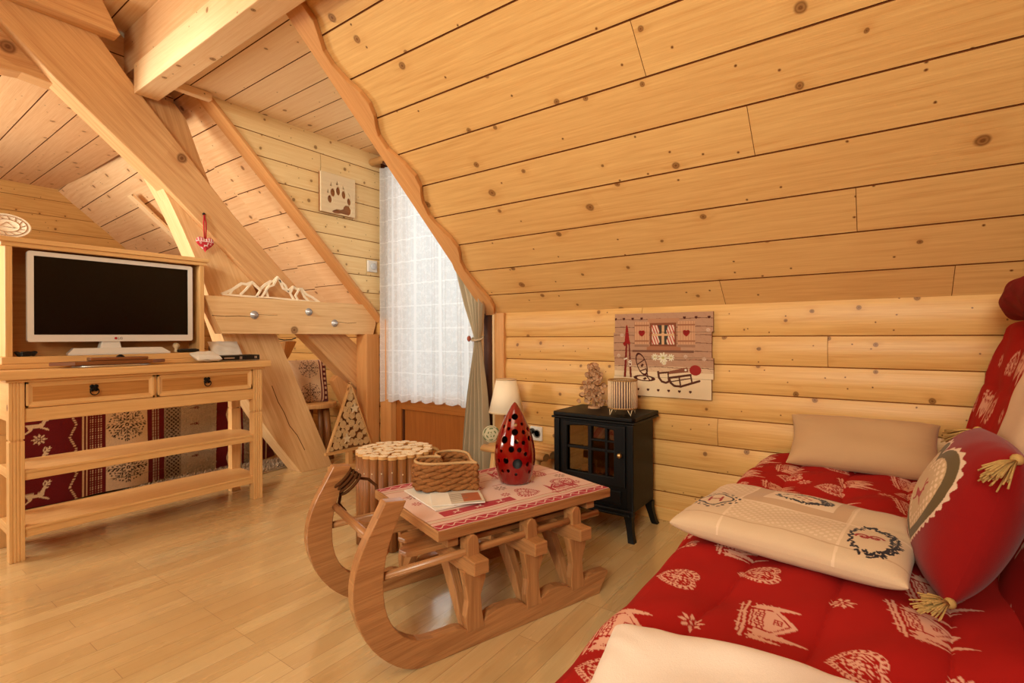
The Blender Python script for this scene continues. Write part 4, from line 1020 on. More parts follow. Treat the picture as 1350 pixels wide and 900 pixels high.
# ------------------------------------------------------------------ back room: partition ledge, round slab, daybed, stool, log tree
t = thing('bed_ledge', 'long pine ledge board on a low wall behind the hutch', 'ledge', (.6, 5.05, 0))
mb = MB(); mb.box((-1.4, 4.93, 1.655), (1.66, 5.07, 1.70)); mb.build('cap_board', M['far'], t, .004)
mb = MB()
for i in range(10): mb.box((-1.38, 4.96, .06+.16*i), (1.60, 5.04, .06+.16*i+.157))
mb.build('low_wall', M['far'], t, .004)
t = thing('wood_slice', 'round carved wood slice leaning on the ledge at the upper left', 'wood slice', (.80, 4.99, 1.70))
mb = MB(); R = Matrix.Rotation(PI/2-.12, 4, 'X') @ Matrix.Diagonal((1.25, .82, 1, 1))
mb.lathe([(.104, 0), (.108, .008), (.104, .022), (.098, .024), (.098, .0235), (0, .0235)], (0, 0, 0), 48, 0, R)
mb.bm.transform(Matrix.Translation((.815, 5.0, 1.795)))
o = mb.build('disc', M['slicew'], t)
mb = MB(); R2 = Matrix.Translation((.815, 4.974, 1.797)) @ R
for r0 in (.055, .085): mb.tube([R2 @ V((r0*math.cos(a), r0*math.sin(a), 0)) for a in np.linspace(0, 2*PI, 50)[:-1]], .0022, 5, closed=True)
for a in np.linspace(0, 2*PI, 15)[:-1]: mb.tube([R2 @ V((.058*math.cos(a), .058*math.sin(a), 0)), R2 @ V((.08*math.cos(a+.2), .08*math.sin(a+.2), 0))], .0018, 5)
mb.tube([R2 @ V((-.03, -.01, 0)), R2 @ V((0, .03, 0)), R2 @ V((.035, -.015, 0)), R2 @ V((-.03, -.01, 0))], .0022, 5)
mb.build('carving', M['twig'], t)

day = thing('daybed', 'low daybed behind the console table covered by a nordic reindeer throw', 'daybed', (1.2, 4.4, 0))
mb = MB(); mb.box((-.6, 4.02, .10), (2.25, 4.9, .52)); mb.build('mattress', M['mauve'], day, .04)
x = np.linspace(-.15, 2.32, 760); prof = [(4.05, .70), (3.985, .66), (3.955, .58), (3.965, .40), (3.955, .20), (3.965, .06)]
prof = [(4.85, .60), (4.3, .61), (4.12, .63)]+[(4.06-.09*math.sin(a), .545+.09*math.cos(a)) for a in np.linspace(.1, PI/2, 8)]+[(3.972, .35), (3.965, .2), (3.972, .022)]
pp = np.array(prof); seg = np.concatenate([[0], np.cumsum(np.hypot(*np.diff(pp, axis=0).T))]); sv = np.linspace(0, seg[-1], 330)
Xg, Sg = np.meshgrid(x, sv); Yg = np.repeat(np.interp(sv, seg, pp[:, 0])[:, None], len(x), 1); Zg = np.repeat(np.interp(sv, seg, pp[:, 1])[:, None], len(x), 1)
dn = np.clip((.55-Zg)/.4, 0, 1)
Yg = Yg+.018*dn*np.sin(Xg*8+1)+.010*dn*np.sin(Xg*19); Zg = Zg+.01*np.sin(Xg*6)*(Zg < .1)
# right-hand end rounds off and the hem rises a little
endk = np.clip((Xg-2.02)/.30, 0, 1); Yg = Yg+.12*endk**2; 
Vt = seg[-1]-Sg            # height above the hem along the cloth
DR = (104, 14, 22); CR = (222, 200, 168); GR = (186, 170, 150)
P = Pat(Xg, Vt, DR)
grn = (np.random.default_rng(2).random(Xg.shape) > .5)
def vstripe(a, b, c): P.put((Xg > a)&(Xg < b), c)
# nordic bands running up the cloth
zig = .938+.016*(np.abs(((Vt/.075) % 2)-1)*2-1); P.put((np.abs(Xg-zig) < .006)&(((Vt*70) % 1) < .62), CR)
for a in (.982, .999): vstripe(a, a+.007, CR)
P.put((Xg > 1.020)&(Xg < 1.088)&(np.sin(Xg*2*PI/.0145) > .25)&(np.sin(Vt*2*PI/.0145) > .1), CR)
vstripe(1.097, 1.323, CR)
for q in range(-1, 4): p_snow(P, 1.209, .03+.275*q+.11, .112, (44, 20, 20))
for a in (1.352, 1.368, 1.384): P.put((Xg > a)&(Xg < a+.008)&((Vt*60) % 1 < .8), GR)
vstripe(1.425, 1.528, GR); P.put((Xg > 1.43)&(Xg < 1.522)&(np.sin(Xg*230)*np.sin(Vt*230) > .15), (70, 50, 46))
vstripe(1.528, 1.765, (206, 192, 172))
for q in range(0, 6):
    idx, a, b = P.local(1.62, .13+.115*q, .055, PI/2, 1.3); P.paint(idx, pine(a, b, 0, -.5, .35, 1.1)&(np.sin(b*26) > -.5), (122, 26, 34))
P.put((np.abs(Xg-1.835-.02*np.abs((Vt/.08) % 2-1)) < .006), CR); P.put((np.abs(Xg-1.93) < .005), CR)
vstripe(1.95, 2.09, GR)
zig = 2.22+.03*np.abs((Vt/.05) % 2-1); P.put((np.abs(Xg-zig) < .007), CR); P.put(np.abs(Xg-2.14) < .006, CR)
for q in range(-1, 4):
    p_deer(P, .775, .05+.2*q, .085, 0, CR, False); p_deer(P, .50, .15+.2*q, .085, 0, CR, False)
for q in range(0, 3): p_flake(P, .785, .385+.2*q, .036, 0, CR); p_flake(P, .62, .16+.22*q, .03, 0, CR)
fz_ = (.9+.2*np.random.default_rng(1).random(Xg.shape))[..., None]; P.C = np.clip(P.C*fz_, 0, 1)
fuzz = .004*np.random.default_rng(4).standard_normal(Xg.shape)*((Xg > 1.425)&(Xg < 1.765) | (Xg > 1.95)&(Xg < 2.09))
np_mesh('throw', Xg, Yg+fuzz, Zg, M['plush'], day, col=P.C, flip=True)

# rug of long fleece
t = thing('fleece_rug', 'shaggy beige fleece rug on the floor between the console and the daybed', 'rug', (1.7, 3.8, 0))
mb = MB(); outl = [(1.72+.64*math.cos(a)*(1+.06*math.sin(5*a)), 3.80+.165*math.sin(a)*(1+.1*math.sin(3*a+1))) for a in np.linspace(0, 2*PI, 60)[:-1]]
mb.prism([(x_, y_, .002) for x_, y_ in outl], (0, 0, .014)); mb.build('backing', M['fur'], t)
mb = MB(); cnt = 0
while cnt < 7000:
    a = random.uniform(0, 2*PI); q = math.sqrt(random.random()); x_ = 1.72+.65*q*math.cos(a)*(1+.06*math.sin(5*a)); y_ = 3.80+.17*q*math.sin(a)*(1+.1*math.sin(3*a+1)); cnt += 1
    d = V((random.uniform(-1, 1), random.uniform(-1, 1), 0)); d.normalize(); w = V((-d.y, d.x, 0))*.006
    p0 = V((x_, y_, .012)); h_ = random.uniform(.012, .034)
    vs = [mb.bm.verts.new(p) for p in (p0-w, p0+w, p0+d*.022+V((0, 0, h_)))]; mb.bm.faces.new(vs)
mb.build('pile', M['fur'], t)['kind'] = 'stuff'

st = thing('rustic_stool', 'rustic wooden stool with round legs behind the slanted truss strut', 'stool', (2.45, 3.74, 0))
mb = MB(); mb.lathe([(.165, 0), (.172, .006), (.172, .034), (.165, .040)], (2.43, 3.75, .425), 36); mb.build('seat', M['rondin'], st, .003)
for a in (.5, 2.1, 3.7, 5.3):
    mb = MB(); mb.tube([(2.43+.13*math.cos(a), 3.75+.13*math.sin(a), 0), (2.43+.09*math.cos(a), 3.75+.09*math.sin(a), .427)], .026, 12); mb.build('leg', M['log'], st)
def nord(x, y, s):
    P = Pat(x, y, (206, 172, 134)); P.put(x > .085, (96, 18, 26)); P.put(np.abs(x-.10) < .006, (214, 180, 150)); P.put((np.abs(x-.125) < .01)&(np.sin(y*160) > 0), (214, 180, 150))
    for q in (-.10, .10): p_snow(P, -.0, q, .085, (70, 36, 34))
    return P.C
pillow('cushion', 'beige cushion with dark snowflakes and red stripe standing on the rustic stool', 'cushion', (2.395, 3.80, .635), (.93, -.25, 0), (-.12, .25, .96), .31, .36, .13, nord, M['plush'], 130, 140, seed=21, puff=4.0, pinch=.02, pw=.4)
t = thing('pedestal_bowl', 'tan wooden pedestal bowl with white paper and black cable, below the tie beam', 'bowl', (2.25, 3.95, .63))
mb = MB(); mb.lathe([(.055, 0), (.05, .02), (.028, .05), (.03, .16), (.07, .21), (.125, .325), (.128, .335), (.115, .335), (.06, .24), (0, .22)], (2.25, 3.95, .63), 7, 0, None, False); mb.build('bowl', M['rondin'], t)
mb = MB(); mb.box((2.19, 3.88, .955), (2.33, 4.0, .972)); mb.build('paper', M['paper'], t)
mb = MB(); mb.tube([(2.16, 3.86, .99), (2.22, 3.85, .978), (2.29, 3.86, .98), (2.34, 3.88, .992)], .005, 6); mb.build('cable', M['blackpl'], t)

lt = thing('log_tree', 'triangular wooden tree frame filled with small log slices', 'ornament', (2.42, 3.30, 0))
A_, B_, C_ = V((2.205, 0, .155)), V((2.605, 0, .155)), V((2.41, 0, .655))
def bar(mb, p, q, w, y0, y1):
    d = (q-p).normalized(); nn = V((-d.z, 0, d.x))*w
    mb.prism([p+V((0, y0, 0)), q+V((0, y0, 0)), q+nn+V((0, y0, 0)), p+nn+V((0, y0, 0))], (0, y1-y0, 0), 0, d)
mb = MB(); Y0, Y1 = 3.245, 3.272
bar(mb, A_+V((-.015, 0, -.022)), B_+V((.015, 0, -.022)), .022, Y0, Y1); bar(mb, B_, C_, .012, Y0, Y1); bar(mb, C_, A_, .012, Y0, Y1)
mb.build('frame', M['rondin'], lt, .002)
mb = MB(); mb.box((2.385, 3.25, .035), (2.425, 3.29, .135)); mb.box((2.25, 3.215, 0), (2.56, 3.32, .036)); mb.build('foot', M['rondin'], lt, .003)
mb = MB(); mb.prism([tuple(A_+V((.012, 3.268, .0))), tuple(B_+V((-.012, 3.268, 0))), tuple(C_+V((0, 3.268, -.02)))], (0, .008, 0)); mb.build('backing', M['log'], lt)
def slice_mesh(name, r, d, bump_=.08):
    mb = MB(); ph = random.uniform(0, 6)
    n_ = 18; ring = [(r*(1+bump_*math.sin(3*a+ph)*.5+bump_*.4*math.sin(5*a+ph*2))*math.cos(a), r*(1+bump_*math.sin(3*a+ph)*.5)*math.sin(a)) for a in np.linspace(0, 2*PI, n_+1)[:-1]]
    mb.prism([(x_, y_, -d/2) for x_, y_ in ring], (0, 0, d), 1)
    mb.bm.faces.ensure_lookup_table()
    for f in mb.bm.faces:
        f.normal_update()
        if abs(f.normal.z) > .9: f.material_index = 0
    me = bpy.data.meshes.new(name); mb.bm.to_mesh(me); mb.bm.free(); return me
sl_me = []
for i in range(4):
    me = slice_mesh('log_slice', 1.0, 1.0); me.materials.append(M['slice']); me.materials.append(M['bark']); sl_me.append(me)
def mat_scaled_slice(r, d, mats):
    me = slice_mesh('log_slice', r, d)
    for m in mats: me.materials.append(m)
    return me
lib = {q: [mat_scaled_slice(q, .018, (M['slice'], M['log'])) for _ in range(2)] for q in (.017, .023, .029)}
placed = []
def try_put(r):
    for _ in range(500):
        x_ = random.uniform(2.215, 2.595); z_ = random.uniform(.16, .62)
        f = (z_+r-.157)/(.655-.157)
        lo_ = 2.205+(2.41-2.205)*f+r*.45+.006; hi_ = 2.605+(2.41-2.605)*f-r*.45-.006
        if z_-r < .156 or not (lo_ < x_ < hi_): continue
        if all((x_-a)**2+(z_-b)**2 > (r+c)**2*.80 for a, b, c in placed): placed.append((x_, z_, r)); return True
    return False
for r in [.029]*30+[.023]*50+[.017]*60:
    if len(placed) < 99: try_put(r)
for (x_, z_, r) in placed:
    o = bpy.data.objects.new('log_slice', random.choice(lib[r])); COL.objects.link(o); o.parent = lt
    o.location = V((x_, 3.258, z_))-V(lt.location); o.rotation_euler = (PI/2, random.uniform(0, 6), 0)
mb = MB()
def star(cx, cz, R_): return [(cx+R_*(1 if i % 2 == 0 else .42)*math.sin(i*PI/5), 3.236, cz+R_*(1 if i % 2 == 0 else .42)*math.cos(i*PI/5)) for i in range(10)]
mb.prism(star(2.43, .455, .042), (0, -.008, 0)); mb.build('star', M['ply'], lt)
mb = MB(); mb.prism(star(2.36, .235, .04), (0, -.008, 0)); mb.build('star', M['ply'], lt)

# ------------------------------------------------------------------ sled coffee table (local axes: t along the runners, n across)
SC, SS = .948, -.319
def SW(t, n, z): return V((t*SC+n*.319, t*SS+n*.948, z))
TD = V((SC, SS, 0)); ND = V((.319, .948, 0))
sled = thing('sled_table', 'wooden sled coffee table with tall curled runners and red printed top', 'coffee table', tuple(SW(1.0, 1.67, 0)), -math.asin(.319))
outer = [(.553, .522), (.521, .463), (.490, .41), (.468, .356), (.456, .301), (.457, .242), (.472, .186), (.500, .124), (.546, .066), (.600, .022), (.645, .002), (.70, 0)]
inner = [(1.417, 0), (1.432, .03), (1.465, .069), (1.462, .080), (1.40, .086), (1.345, .080), (1.318, .066), (1.27, .064), (1.24, .083), (1.18, .092), (1.135, .075), (1.112, .058), (1.07, .058), (1.04, .085), (.955, .093), (.905, .084), (.88, .062), (.83, .058), (.80, .076), (.753, .076), (.691, .077), (.641, .09), (.593, .127), (.562, .178), (.548, .23), (.545, .301), (.557, .376), (.58, .441), (.618, .515)]
def smooth(p, it=1):
    for _ in range(it):
        q = [p[0]]
        for a, b in zip(p[:-1], p[1:]): q += [(a[0]*.75+b[0]*.25, a[1]*.75+b[1]*.25), (a[0]*.25+b[0]*.75, a[1]*.25+b[1]*.75)]
        p = q+[p[-1]]
    return p
outl = smooth(outer)+inner[:3]+smooth(inner[3:])
for n0 in (1.400, 1.902):
    mb = MB(); mb.prism([SW(t_, n0, z_) for t_, z_ in outl], ND*.042, 0, (TD*.9+V((0, 0, .1)))); ru = mb.build('runner', [M['sled'], M['dark']], sled, .003)
mb = MB(); mb.prism([SW(.722, 1.403, .362), SW(1.484, 1.403, .362), SW(1.484, 1.942, .362), SW(.722, 1.942, .362)], (0, 0, .034), 0, TD); mb.build('tabletop', M['sled'], sled, .004)
# crossbeams, shaped legs, inner braces, short posts
for k_, t0 in enumerate((.845, 1.085, 1.295)):
    mb = MB(); mb.prism([SW(t0-.028, 1.345, .252), SW(t0-.028, 1.345, .296), SW(t0-.028, 1.995, .296), SW(t0-.028, 1.995, .252), SW(t0-.028, 1.92, .240), SW(t0-.028, 1.42, .240)], TD*.056, 0, ND); mb.build('crossbeam', M['sled'], sled, .004)
    for side in (0, 1):
        f = (lambda n_: n_) if side == 0 else (lambda n_: 3.344-n_)
        prof = [(-.030, .052), (-.034, .10), (-.026, .15), (-.034, .20), (-.045, .25), (.045, .25), (.040, .21), (.022, .16), (.026, .11), (.036, .052)]
        mb = MB(); mb.prism([SW(t0+a+.008, f(1.398), z_) for a, z_ in prof], ND*(.030 if side == 0 else -.030), 0, (0, 0, 1)); mb.build('leg', M['sled'], sled, .003)
        mb = MB(); mb.prism([SW(t0-.024, f(1.428), .055), SW(t0-.024, f(1.455), .055), SW(t0-.024, f(1.60), .245), SW(t0-.024, f(1.53), .245), SW(t0-.024, f(1.470), .15)], TD*.03, 0, (0, 0, 1)); mb.build('brace', M['sled'], sled, .003)
        mb = MB(); mb.prism([SW(t0-.02, f(1.396), .29)]+[SW(t0-.02+.02+.022*math.cos(a), f(1.396), .335+.027*math.sin(a)) for a in np.linspace(PI, 0, 8)]+[SW(t0+.024, f(1.396), .29)], ND*(.05 if side == 0 else -.05), 0, (0, 0, 1)); mb.build('post', M['sled'], sled, .003)
for n0 in (1.420, 1.924):
    mb = MB(); mb.tube([SW(.552, n0, .300), SW(1.0, n0, .306), SW(1.425, n0, .308)], .0125, 12); mb.build('pole', M['sled'], sled)
mb = MB(); mb.tube([SW(.558, 1.42, .372), SW(.558, 1.93, .372)], .0135, 12); mb.build('cross_dowel', M['sled'], sled)
for q, (n0, e) in enumerate(((1.50, .66), (1.60, .70), (1.72, .60), (1.83, .64))):
    mb = MB(); mb.prism([SW(e, n0, .298), SW(e+.03, n0-.008, .298), SW(1.40, n0-.008, .298), SW(1.42, n0+.03, .298), SW(1.40, n0+.06, .298), SW(e+.02, n0+.062, .298), SW(e-.01, n0+.04, .298)], (0, 0, .018), 0, TD); mb.build('slat', M['sled'], sled, .004)
for t0 in (.79, 1.40):
    mb = MB(); mb.prism([SW(t0-.02, 1.43, .326), SW(t0+.02, 1.43, .326), SW(t0+.02, 1.915, .326), SW(t0-.02, 1.915, .326)], (0, 0, .035), 0, ND); mb.build('top_bearer', M['sled'], sled, .003)
mb = MB()
for q in range(4): mb.tube([SW(.585+.012*q+.038*math.cos(a)*.9, 1.923+.030*math.sin(a), .470-.010*q+.038*math.cos(a)*.8) for a in np.linspace(0, 2*PI, 24)[:-1]], .006, 6, closed=True)
mb.tube([SW(.64, 1.93, .46), SW(.70, 1.95, .44), SW(.73, 1.95, .41), SW(.74, 1.93, .37)], .006, 6); mb.tube([SW(.60, 1.95, .44), SW(.59, 1.97, .36), SW(.61, 1.95, .33)], .006, 6)
mb.build('rope', M['drope'], sled)
# tablecloth
u = np.linspace(.727, 1.480, 400); v = np.linspace(1.406, 1.939, 290); U, W = np.meshgrid(u, v)
CL = (222, 188, 176); RR = (168, 30, 46); BE = (206, 178, 158)
P = Pat(U, W, CL)
for ed, sg in ((1.406, 1), (1.939, -1)):
    d = (W-ed)*sg
    P.put((d > .004)&(d < .050), RR); P.put((np.abs(d-.027-.009*np.sin(U*150)) < .0028), CL); P.put(np.abs(d-.046) < .002, CL)
    P.put((d > .060)&(d < .064), RR); P.put((d > .064)&(d < .088), BE); P.put((d > .088)&(d < .091), (186, 92, 92))
for q, (a, b) in enumerate(((1.19, 1.555), (.92, 1.66), (1.06, 1.80), (1.37, 1.75), (1.40, 1.585))): p_heart(P, a, b, .052, [1.2, -.5, .2, 2.6, 2.0][q], RR, CL)
for (a, b, r_) in ((1.335, 1.535, .0), (1.0, 1.73, .1), (1.25, 1.83, 0)): p_house(P, a, b, .07, r_, RR, CL)
P.put((U > .80)&(U < 1.10)&(W > 1.506)&(W < 1.552), RR); 
for a in (.86, .95, 1.04): p_deer(P, a, 1.525, .026, 0, CL)
for (a, b) in ((.83, 1.60), (1.13, 1.66), (.80, 1.76), (1.44, 1.66), (1.20, 1.72), (.92, 1.80)): p_flake(P, a, b, .030, 0, (150, 110, 96))
for (a, b) in ((1.43, 1.545), (.78, 1.68), (1.28, 1.66), (1.10, 1.58)): p_flake(P, a, b, .022, 0, RR)
P.put((W > 1.70)&(W < 1.704)&(U > 1.12), RR); P.put((W > 1.77)&(W < 1.774), RR)
XX = U*SC+W*.319; YY = U*SS+W*.948
o = np_mesh('tablecloth', XX, YY, np.full_like(U, .3975)+.0012*np.sin(U*40)*np.sin(W*33), M['linen'], None, col=P.C)
tag(o, 'red and white printed cloth laid on top of the sled table', 'tablecloth')

# magazines, basket, ceramic lantern on the sled table
def mag(c, w, h, rot, z, th, label, cover, blocks):
    t = thing('magazine', label, 'magazine', (c[0], c[1], z), rot, 'magazines on the sled table')
    Mx = WM[t]
    mb = MB(); mb.box((-w/2, -h/2, .0), (w/2, h/2, th-.001), 0, Mx); mb.build('pages', M['paper'], t)
    uu = np.linspace(-w/2, w/2, 90); vv = np.linspace(-h/2, h/2, 120); U, W = np.meshgrid(uu, vv); P = Pat(U, W, cover)
    for (a, b, c_, d, col) in blocks: P.put((U > a*w)&(U < b*w)&(W > c_*h)&(W < d*h), col)
    for q in range(7): P.put((np.abs(W-(-.4+.05*q)*h) < .0018)&(U > -.4*w)&(U < (.1+.05*(q % 3))*w), (120, 110, 100))
    A = np.array(Mx); pz = np.full_like(U, th)+.002*np.sin(U*20)
    np_mesh('cover', A[0, 0]*U+A[0, 1]*W+c[0], A[1, 0]*U+A[1, 1]*W+c[1], z+pz, M['print'], t, col=P.C)
mag((1.395, 1.325), .20, .275, -.34, .4005, .006, 'lower magazine with beige cover peeking out beneath the other under the heart basket', (186, 160, 130), [(-.5, .5, .25, .5, (120, 84, 60)), (-.3, .3, -.1, .2, (150, 130, 100))])
mag((1.425, 1.295), .185, .265, -.72, .4072, .005, 'upper pale magazine lying directly under the heart-shaped basket', (206, 194, 178), [(-.5, -.36, -.5, .5, (96, 112, 110)), (-.3, .4, .1, .4, (150, 140, 120)), (.1, .45, -.45, -.1, (170, 100, 70))])
bk = thing('basket', 'heart-shaped woven basket on the sled table beside the red ceramic lantern', 'basket', (1.50, 1.365, .413))
def heart_path(sc, n_=120):
    out = []
    for a in np.linspace(0, 2*PI, n_+1)[:-1]:
        hx_ = 16*math.sin(a)**3/17; hy_ = (13*math.cos(a)-5*math.cos(2*a)-2*math.cos(3*a)-math.cos(4*a))/17
        out.append((hx_*sc, hy_*sc))
    return out
fx = V((.05, -1, 0)); fy = V((1, .05, 0))    # fx: towards the tip
HP = [V((1.479, 1.380, 0))+fx*(-y_*1.0)+fy*(x_*.92) for x_, y_ in heart_path(.140)]
mb = MB(); npt = len(HP)
tl = [(HP[(i+1) % npt]-HP[i-1]).normalized() for i in range(npt)]; nl = [V((q.y, -q.x, 0)) for q in tl]
for tier in range(4):
    z_ = .4265+.0245*tier
    for ph in (0, PI):
        mb.tube([HP[i]+nl[i]*(.0045*math.cos(i*PI/6+ph+tier))+V((0, 0, z_+.0070*math.sin(i*PI/6+ph+tier))) for i in range(npt)], .0094, 7, closed=True)
mb.build('woven_wall', plain('water hyacinth', (142, 92, 50), .8, .2, nscale=90, namp=.55, bump=.5), bk)
mb = MB(); mb.prism([p+V((0, 0, .416)) for p in HP], (0, 0, .006)); mb.build('bottom', M['rope'], bk)
mb = MB(); mb.tube([p+V((0, 0, .518)) for p in HP], .0055, 8, closed=True); mb.build('rim', plain('pale rim rope', (188, 152, 108), .9, .1, nscale=200, namp=.3, bump=.4), bk)

lan = thing('ceramic_lantern', 'shiny red teardrop ceramic lantern with round holes on the sled table', 'lantern', (1.705, 1.215, .4005))
prof_o = [(.001, 0), (.058, 0), (.064, .004), (.072, .03), (.081, .065), (.0845, .10), (.083, .135), (.077, .17), (.066, .205), (.052, .24), (.037, .272), (.022, .300), (.008, .322), (.001, .327)]
def sm(p): return smooth(p, 1)
prof_o2 = sm(prof_o)
prof_i = [(max(r-.006, .001), min(max(z, .006), .315)) for r, z in prof_o2]
mb = MB(); mb.lathe(prof_o2, (0, 0, 0), 56, 0)
inn = [(max(r-.006, .0008), z) for r, z in prof_o2 if .006 < z < .30]; inn = [(.0008, .007)]+inn+[(.0008, .305)]
mb.lathe(inn[::-1], (0, 0, 0), 56, 1)
bmesh.ops.remove_doubles(mb.bm, verts=mb.bm.verts, dist=1e-5)
def r_at(z): return float(np.interp(z, [b for a, b in prof_o2], [a for a, b in prof_o2]))
cut = MB(); view = math.atan2(-1.215, -1.705)
hl_ = [(0, .272, .013), (-.5, .258, .006), (.05, .242, .007), (.62, .243, .007), (-.95, .232, .008), (-.45, .226, .007), (0.0, .214, .013), (.6, .212, .009), (1.1, .22, .010), (-.62, .183, .015), (.08, .178, .009), (.95, .185, .011), (-.18, .148, .012), (.22, .146, .010), (-.75, .138, .007), (.48, .172, .009), (.55, .128, .009), (-1.2, .15, .010), (1.25, .15, .010), (-.45, .102, .012), (.12, .092, .020), (.66, .086, .009), (-.9, .098, .008), (-.35, .062, .007), (-.7, .058, .007), (.05, .048, .006), (.85, .052, .008), (-1.3, .07, .01), (1.3, .1, .01)]
hl_ += [(a+PI*.86+.2*i, z, r) for i, (a, z, r) in enumerate([(-.6, .1, .016), (0, .16, .014), (.5, .09, .013), (-.2, .22, .010), (.6, .2, .010), (-.9, .17, .012)])]
for a, z_, r in hl_:
    R0 = r_at(z_); d = V((math.cos(view+a), math.sin(view+a), .18)).normalized()
    q = d.to_track_quat('Z', 'Y').to_matrix().to_4x4()
    cut.lathe([(r, -.028), (r, .03)], V((d.x*R0, d.y*R0, z_)), 16, 0, q)
def boolean_cut(mb, cut, name, mats, parent, loc):
    a = bpy.data.meshes.new('a'); mb.bm.to_mesh(a); mb.bm.free(); b = bpy.data.meshes.new('b'); cut.bm.to_mesh(b); cut.bm.free()
    oa = bpy.data.objects.new('a', a); ob = bpy.data.objects.new('b', b); COL.objects.link(oa); COL.objects.link(ob)
    for m in mats: a.materials.append(m)
    b.materials.append(mats[0])
    md = oa.modifiers.new('b', 'BOOLEAN'); md.operation = 'DIFFERENCE'; md.object = ob; md.solver = 'EXACT'; md.use_self = True
    dg = bpy.context.evaluated_depsgraph_get(); me = bpy.data.meshes.new_from_object(oa.evaluated_get(dg)); me.name = name
    bpy.data.objects.remove(oa); bpy.data.objects.remove(ob)
    o = bpy.data.objects.new(name, me); _link(o, parent); return o
o = boolean_cut(mb, cut, 'pierced_body', [M['red'], M['redin']], lan, None)
for p in o.data.polygons: p.use_smooth = True
try:
    o.data.set_sharp_from_angle(angle=.7)
except Exception: pass

# ------------------------------------------------------------------ log stool
ls = thing('log_stool', 'round stool built of upright logs with pale slices on top behind the sled', 'stool', (1.70, 1.945, 0))
nl_ = 24
mb0 = MB(); mb0.tube([(0, 0, .012), (0, 0, .43)], .0215, 14); me0 = None
variants = []
for q in range(4):
    mbv = MB(); mbv.tube([(0, 0, .004), (0, 0, .43)], .0222, 14); mbv.sphere((.0205, 0, .36+.004*q), (.003, .004, .004), 8, 1); mev = bpy.data.meshes.new('log'); mbv.bm.to_mesh(mev); mbv.bm.free(); mev.materials.append(M['log']); mev.materials.append(M['ply']); variants.append(mev)
mb0.bm.free()
for i in range(nl_):
    a = 2*PI*i/nl_; o = bpy.data.objects.new('log', variants[i % 4]); COL.objects.link(o); o.parent = ls; o.location = (.165*math.cos(a), .165*math.sin(a), 0); o.rotation_euler = (0, 0, a)
mb = MB(); mb.lathe([(.142, .02), (.142, .425)], (1.70, 1.945, 0), 32); mb.build('core', M['log'], ls)
smes = [mat_scaled_slice(r, .014, (M['slicew'], M['rondin'])) for r in (.019, .023, .027, .021)]
pl = []
for i in range(nl_):
    a = 2*PI*i/nl_; pl.append((.166*math.cos(a), .166*math.sin(a), .022))
for _ in range(4000):
    r = random.choice((.019, .021, .023, .027)); a = random.uniform(0, 2*PI); q = .145*math.sqrt(random.random()); x_, y_ = q*math.cos(a), q*math.sin(a)
    if all((x_-b)**2+(y_-c)**2 > (r+d)**2*.70 for b, c, d in pl) and len(pl) < 84: pl.append((x_, y_, r))
for i, (x_, y_, r) in enumerate(pl):
    me = smes[{.019: 0, .023: 1, .027: 2, .021: 3}.get(r, 1)]
    o = bpy.data.objects.new('log_slice', me); COL.objects.link(o); o.parent = ls; o.location = (x_, y_, .436+.0015*(i % 3)); o.rotation_euler = (0, 0, random.uniform(0, 6))
mb = MB(); c0 = V((1.70, 1.945, 0))+V((.584, -.8116, 0))*.19
mb.tube([c0+V((.584, -.8116, 0))*(.03*math.sin(a))+V((.8, .58, 0))*(.02*math.cos(a))+V((0, 0, .415+.025*math.cos(a))) for a in np.linspace(0, 2*PI, 24)[:-1]], .009, 8, closed=True); mb.build('rope_handle', M['rope'], ls)

# ------------------------------------------------------------------ side table, lamp, decorated disc
sd = thing('side_table', 'small rustic side table of half logs under the cream lamp', 'side table', (2.47, 1.70, 0))
for i, x_ in enumerate((2.365, 2.435, 2.505, 2.575)):
    mb = MB(); mb.tube([(x_, 1.475, .332), (x_, 1.70, .334), (x_, 1.915, .332)], [.034, .037, .034], 14, squash=.62); mb.build('half_log', M['rondin'], sd)
for x_, y_, s1, s2 in ((2.38, 1.55, -1, -1), (2.38, 1.84, -1, 1), (2.57, 1.55, 1, -1), (2.57, 1.84, 1, 1)):
    mb = MB(); mb.tube([(x_+.02*s1, y_+.03*s2, 0), (x_, y_, .32)], .023, 12); mb.build('leg', M['rondin'], sd)
mb = MB()
for y_ in (1.55, 1.84): mb.tube([(2.36, y_, .30), (2.59, y_, .30)], .016, 10)
mb.build('crosspiece', M['rondin'], sd)
lp = thing('table_lamp', 'small table lamp with cream cone shade on the rustic side table', 'lamp', (2.50, 1.845, .353))
mb = MB(); mb.lathe([(.055, 0), (.055, .012), (.022, .02), (.014, .05), (.02, .09), (.009, .12), (.008, .30)], (2.50, 1.845, .353), 24); mb.build('base', M['dark'], lp)
mb = MB(); mb.lathe([(.108, .182), (.062, .383), (.0605, .383), (.1065, .182)], (2.50, 1.845, .353), 48, closed=True); mb.build('shade', M['shade'], lp)
mb = MB(); mb.lathe([(.109, .180), (.109, .188), (.107, .188)], (2.50, 1.845, .353), 48); mb.lathe([(.064, .378), (.063, .386)], (2.50, 1.845, .353), 48); mb.build('trim', plain('shade trim', (214, 186, 146), .8), lp)
mb = MB(); mb.sphere((2.50, 1.845, .64), (.03, .03, .045), 16); mb.tube([(2.50, 1.845, .60), (2.50, 1.845, .655)], .013, 10); mb.build('bulb', M['white'], lp)
t = thing('round_box', 'small round pale box with painted pattern on the side table beside the lamp', 'box', (2.415, 1.905, .352))
u = np.linspace(0, 2*PI, 90); v = np.linspace(0, 1, 40); U, W = np.meshgrid(u, v)
P = Pat(U, W, (206, 196, 164)); P.put((np.sin(U*3)*np.sin(W*14+U) > .45), (110, 124, 84)); P.put(np.abs(W-.86) < .03, (110, 110, 80))
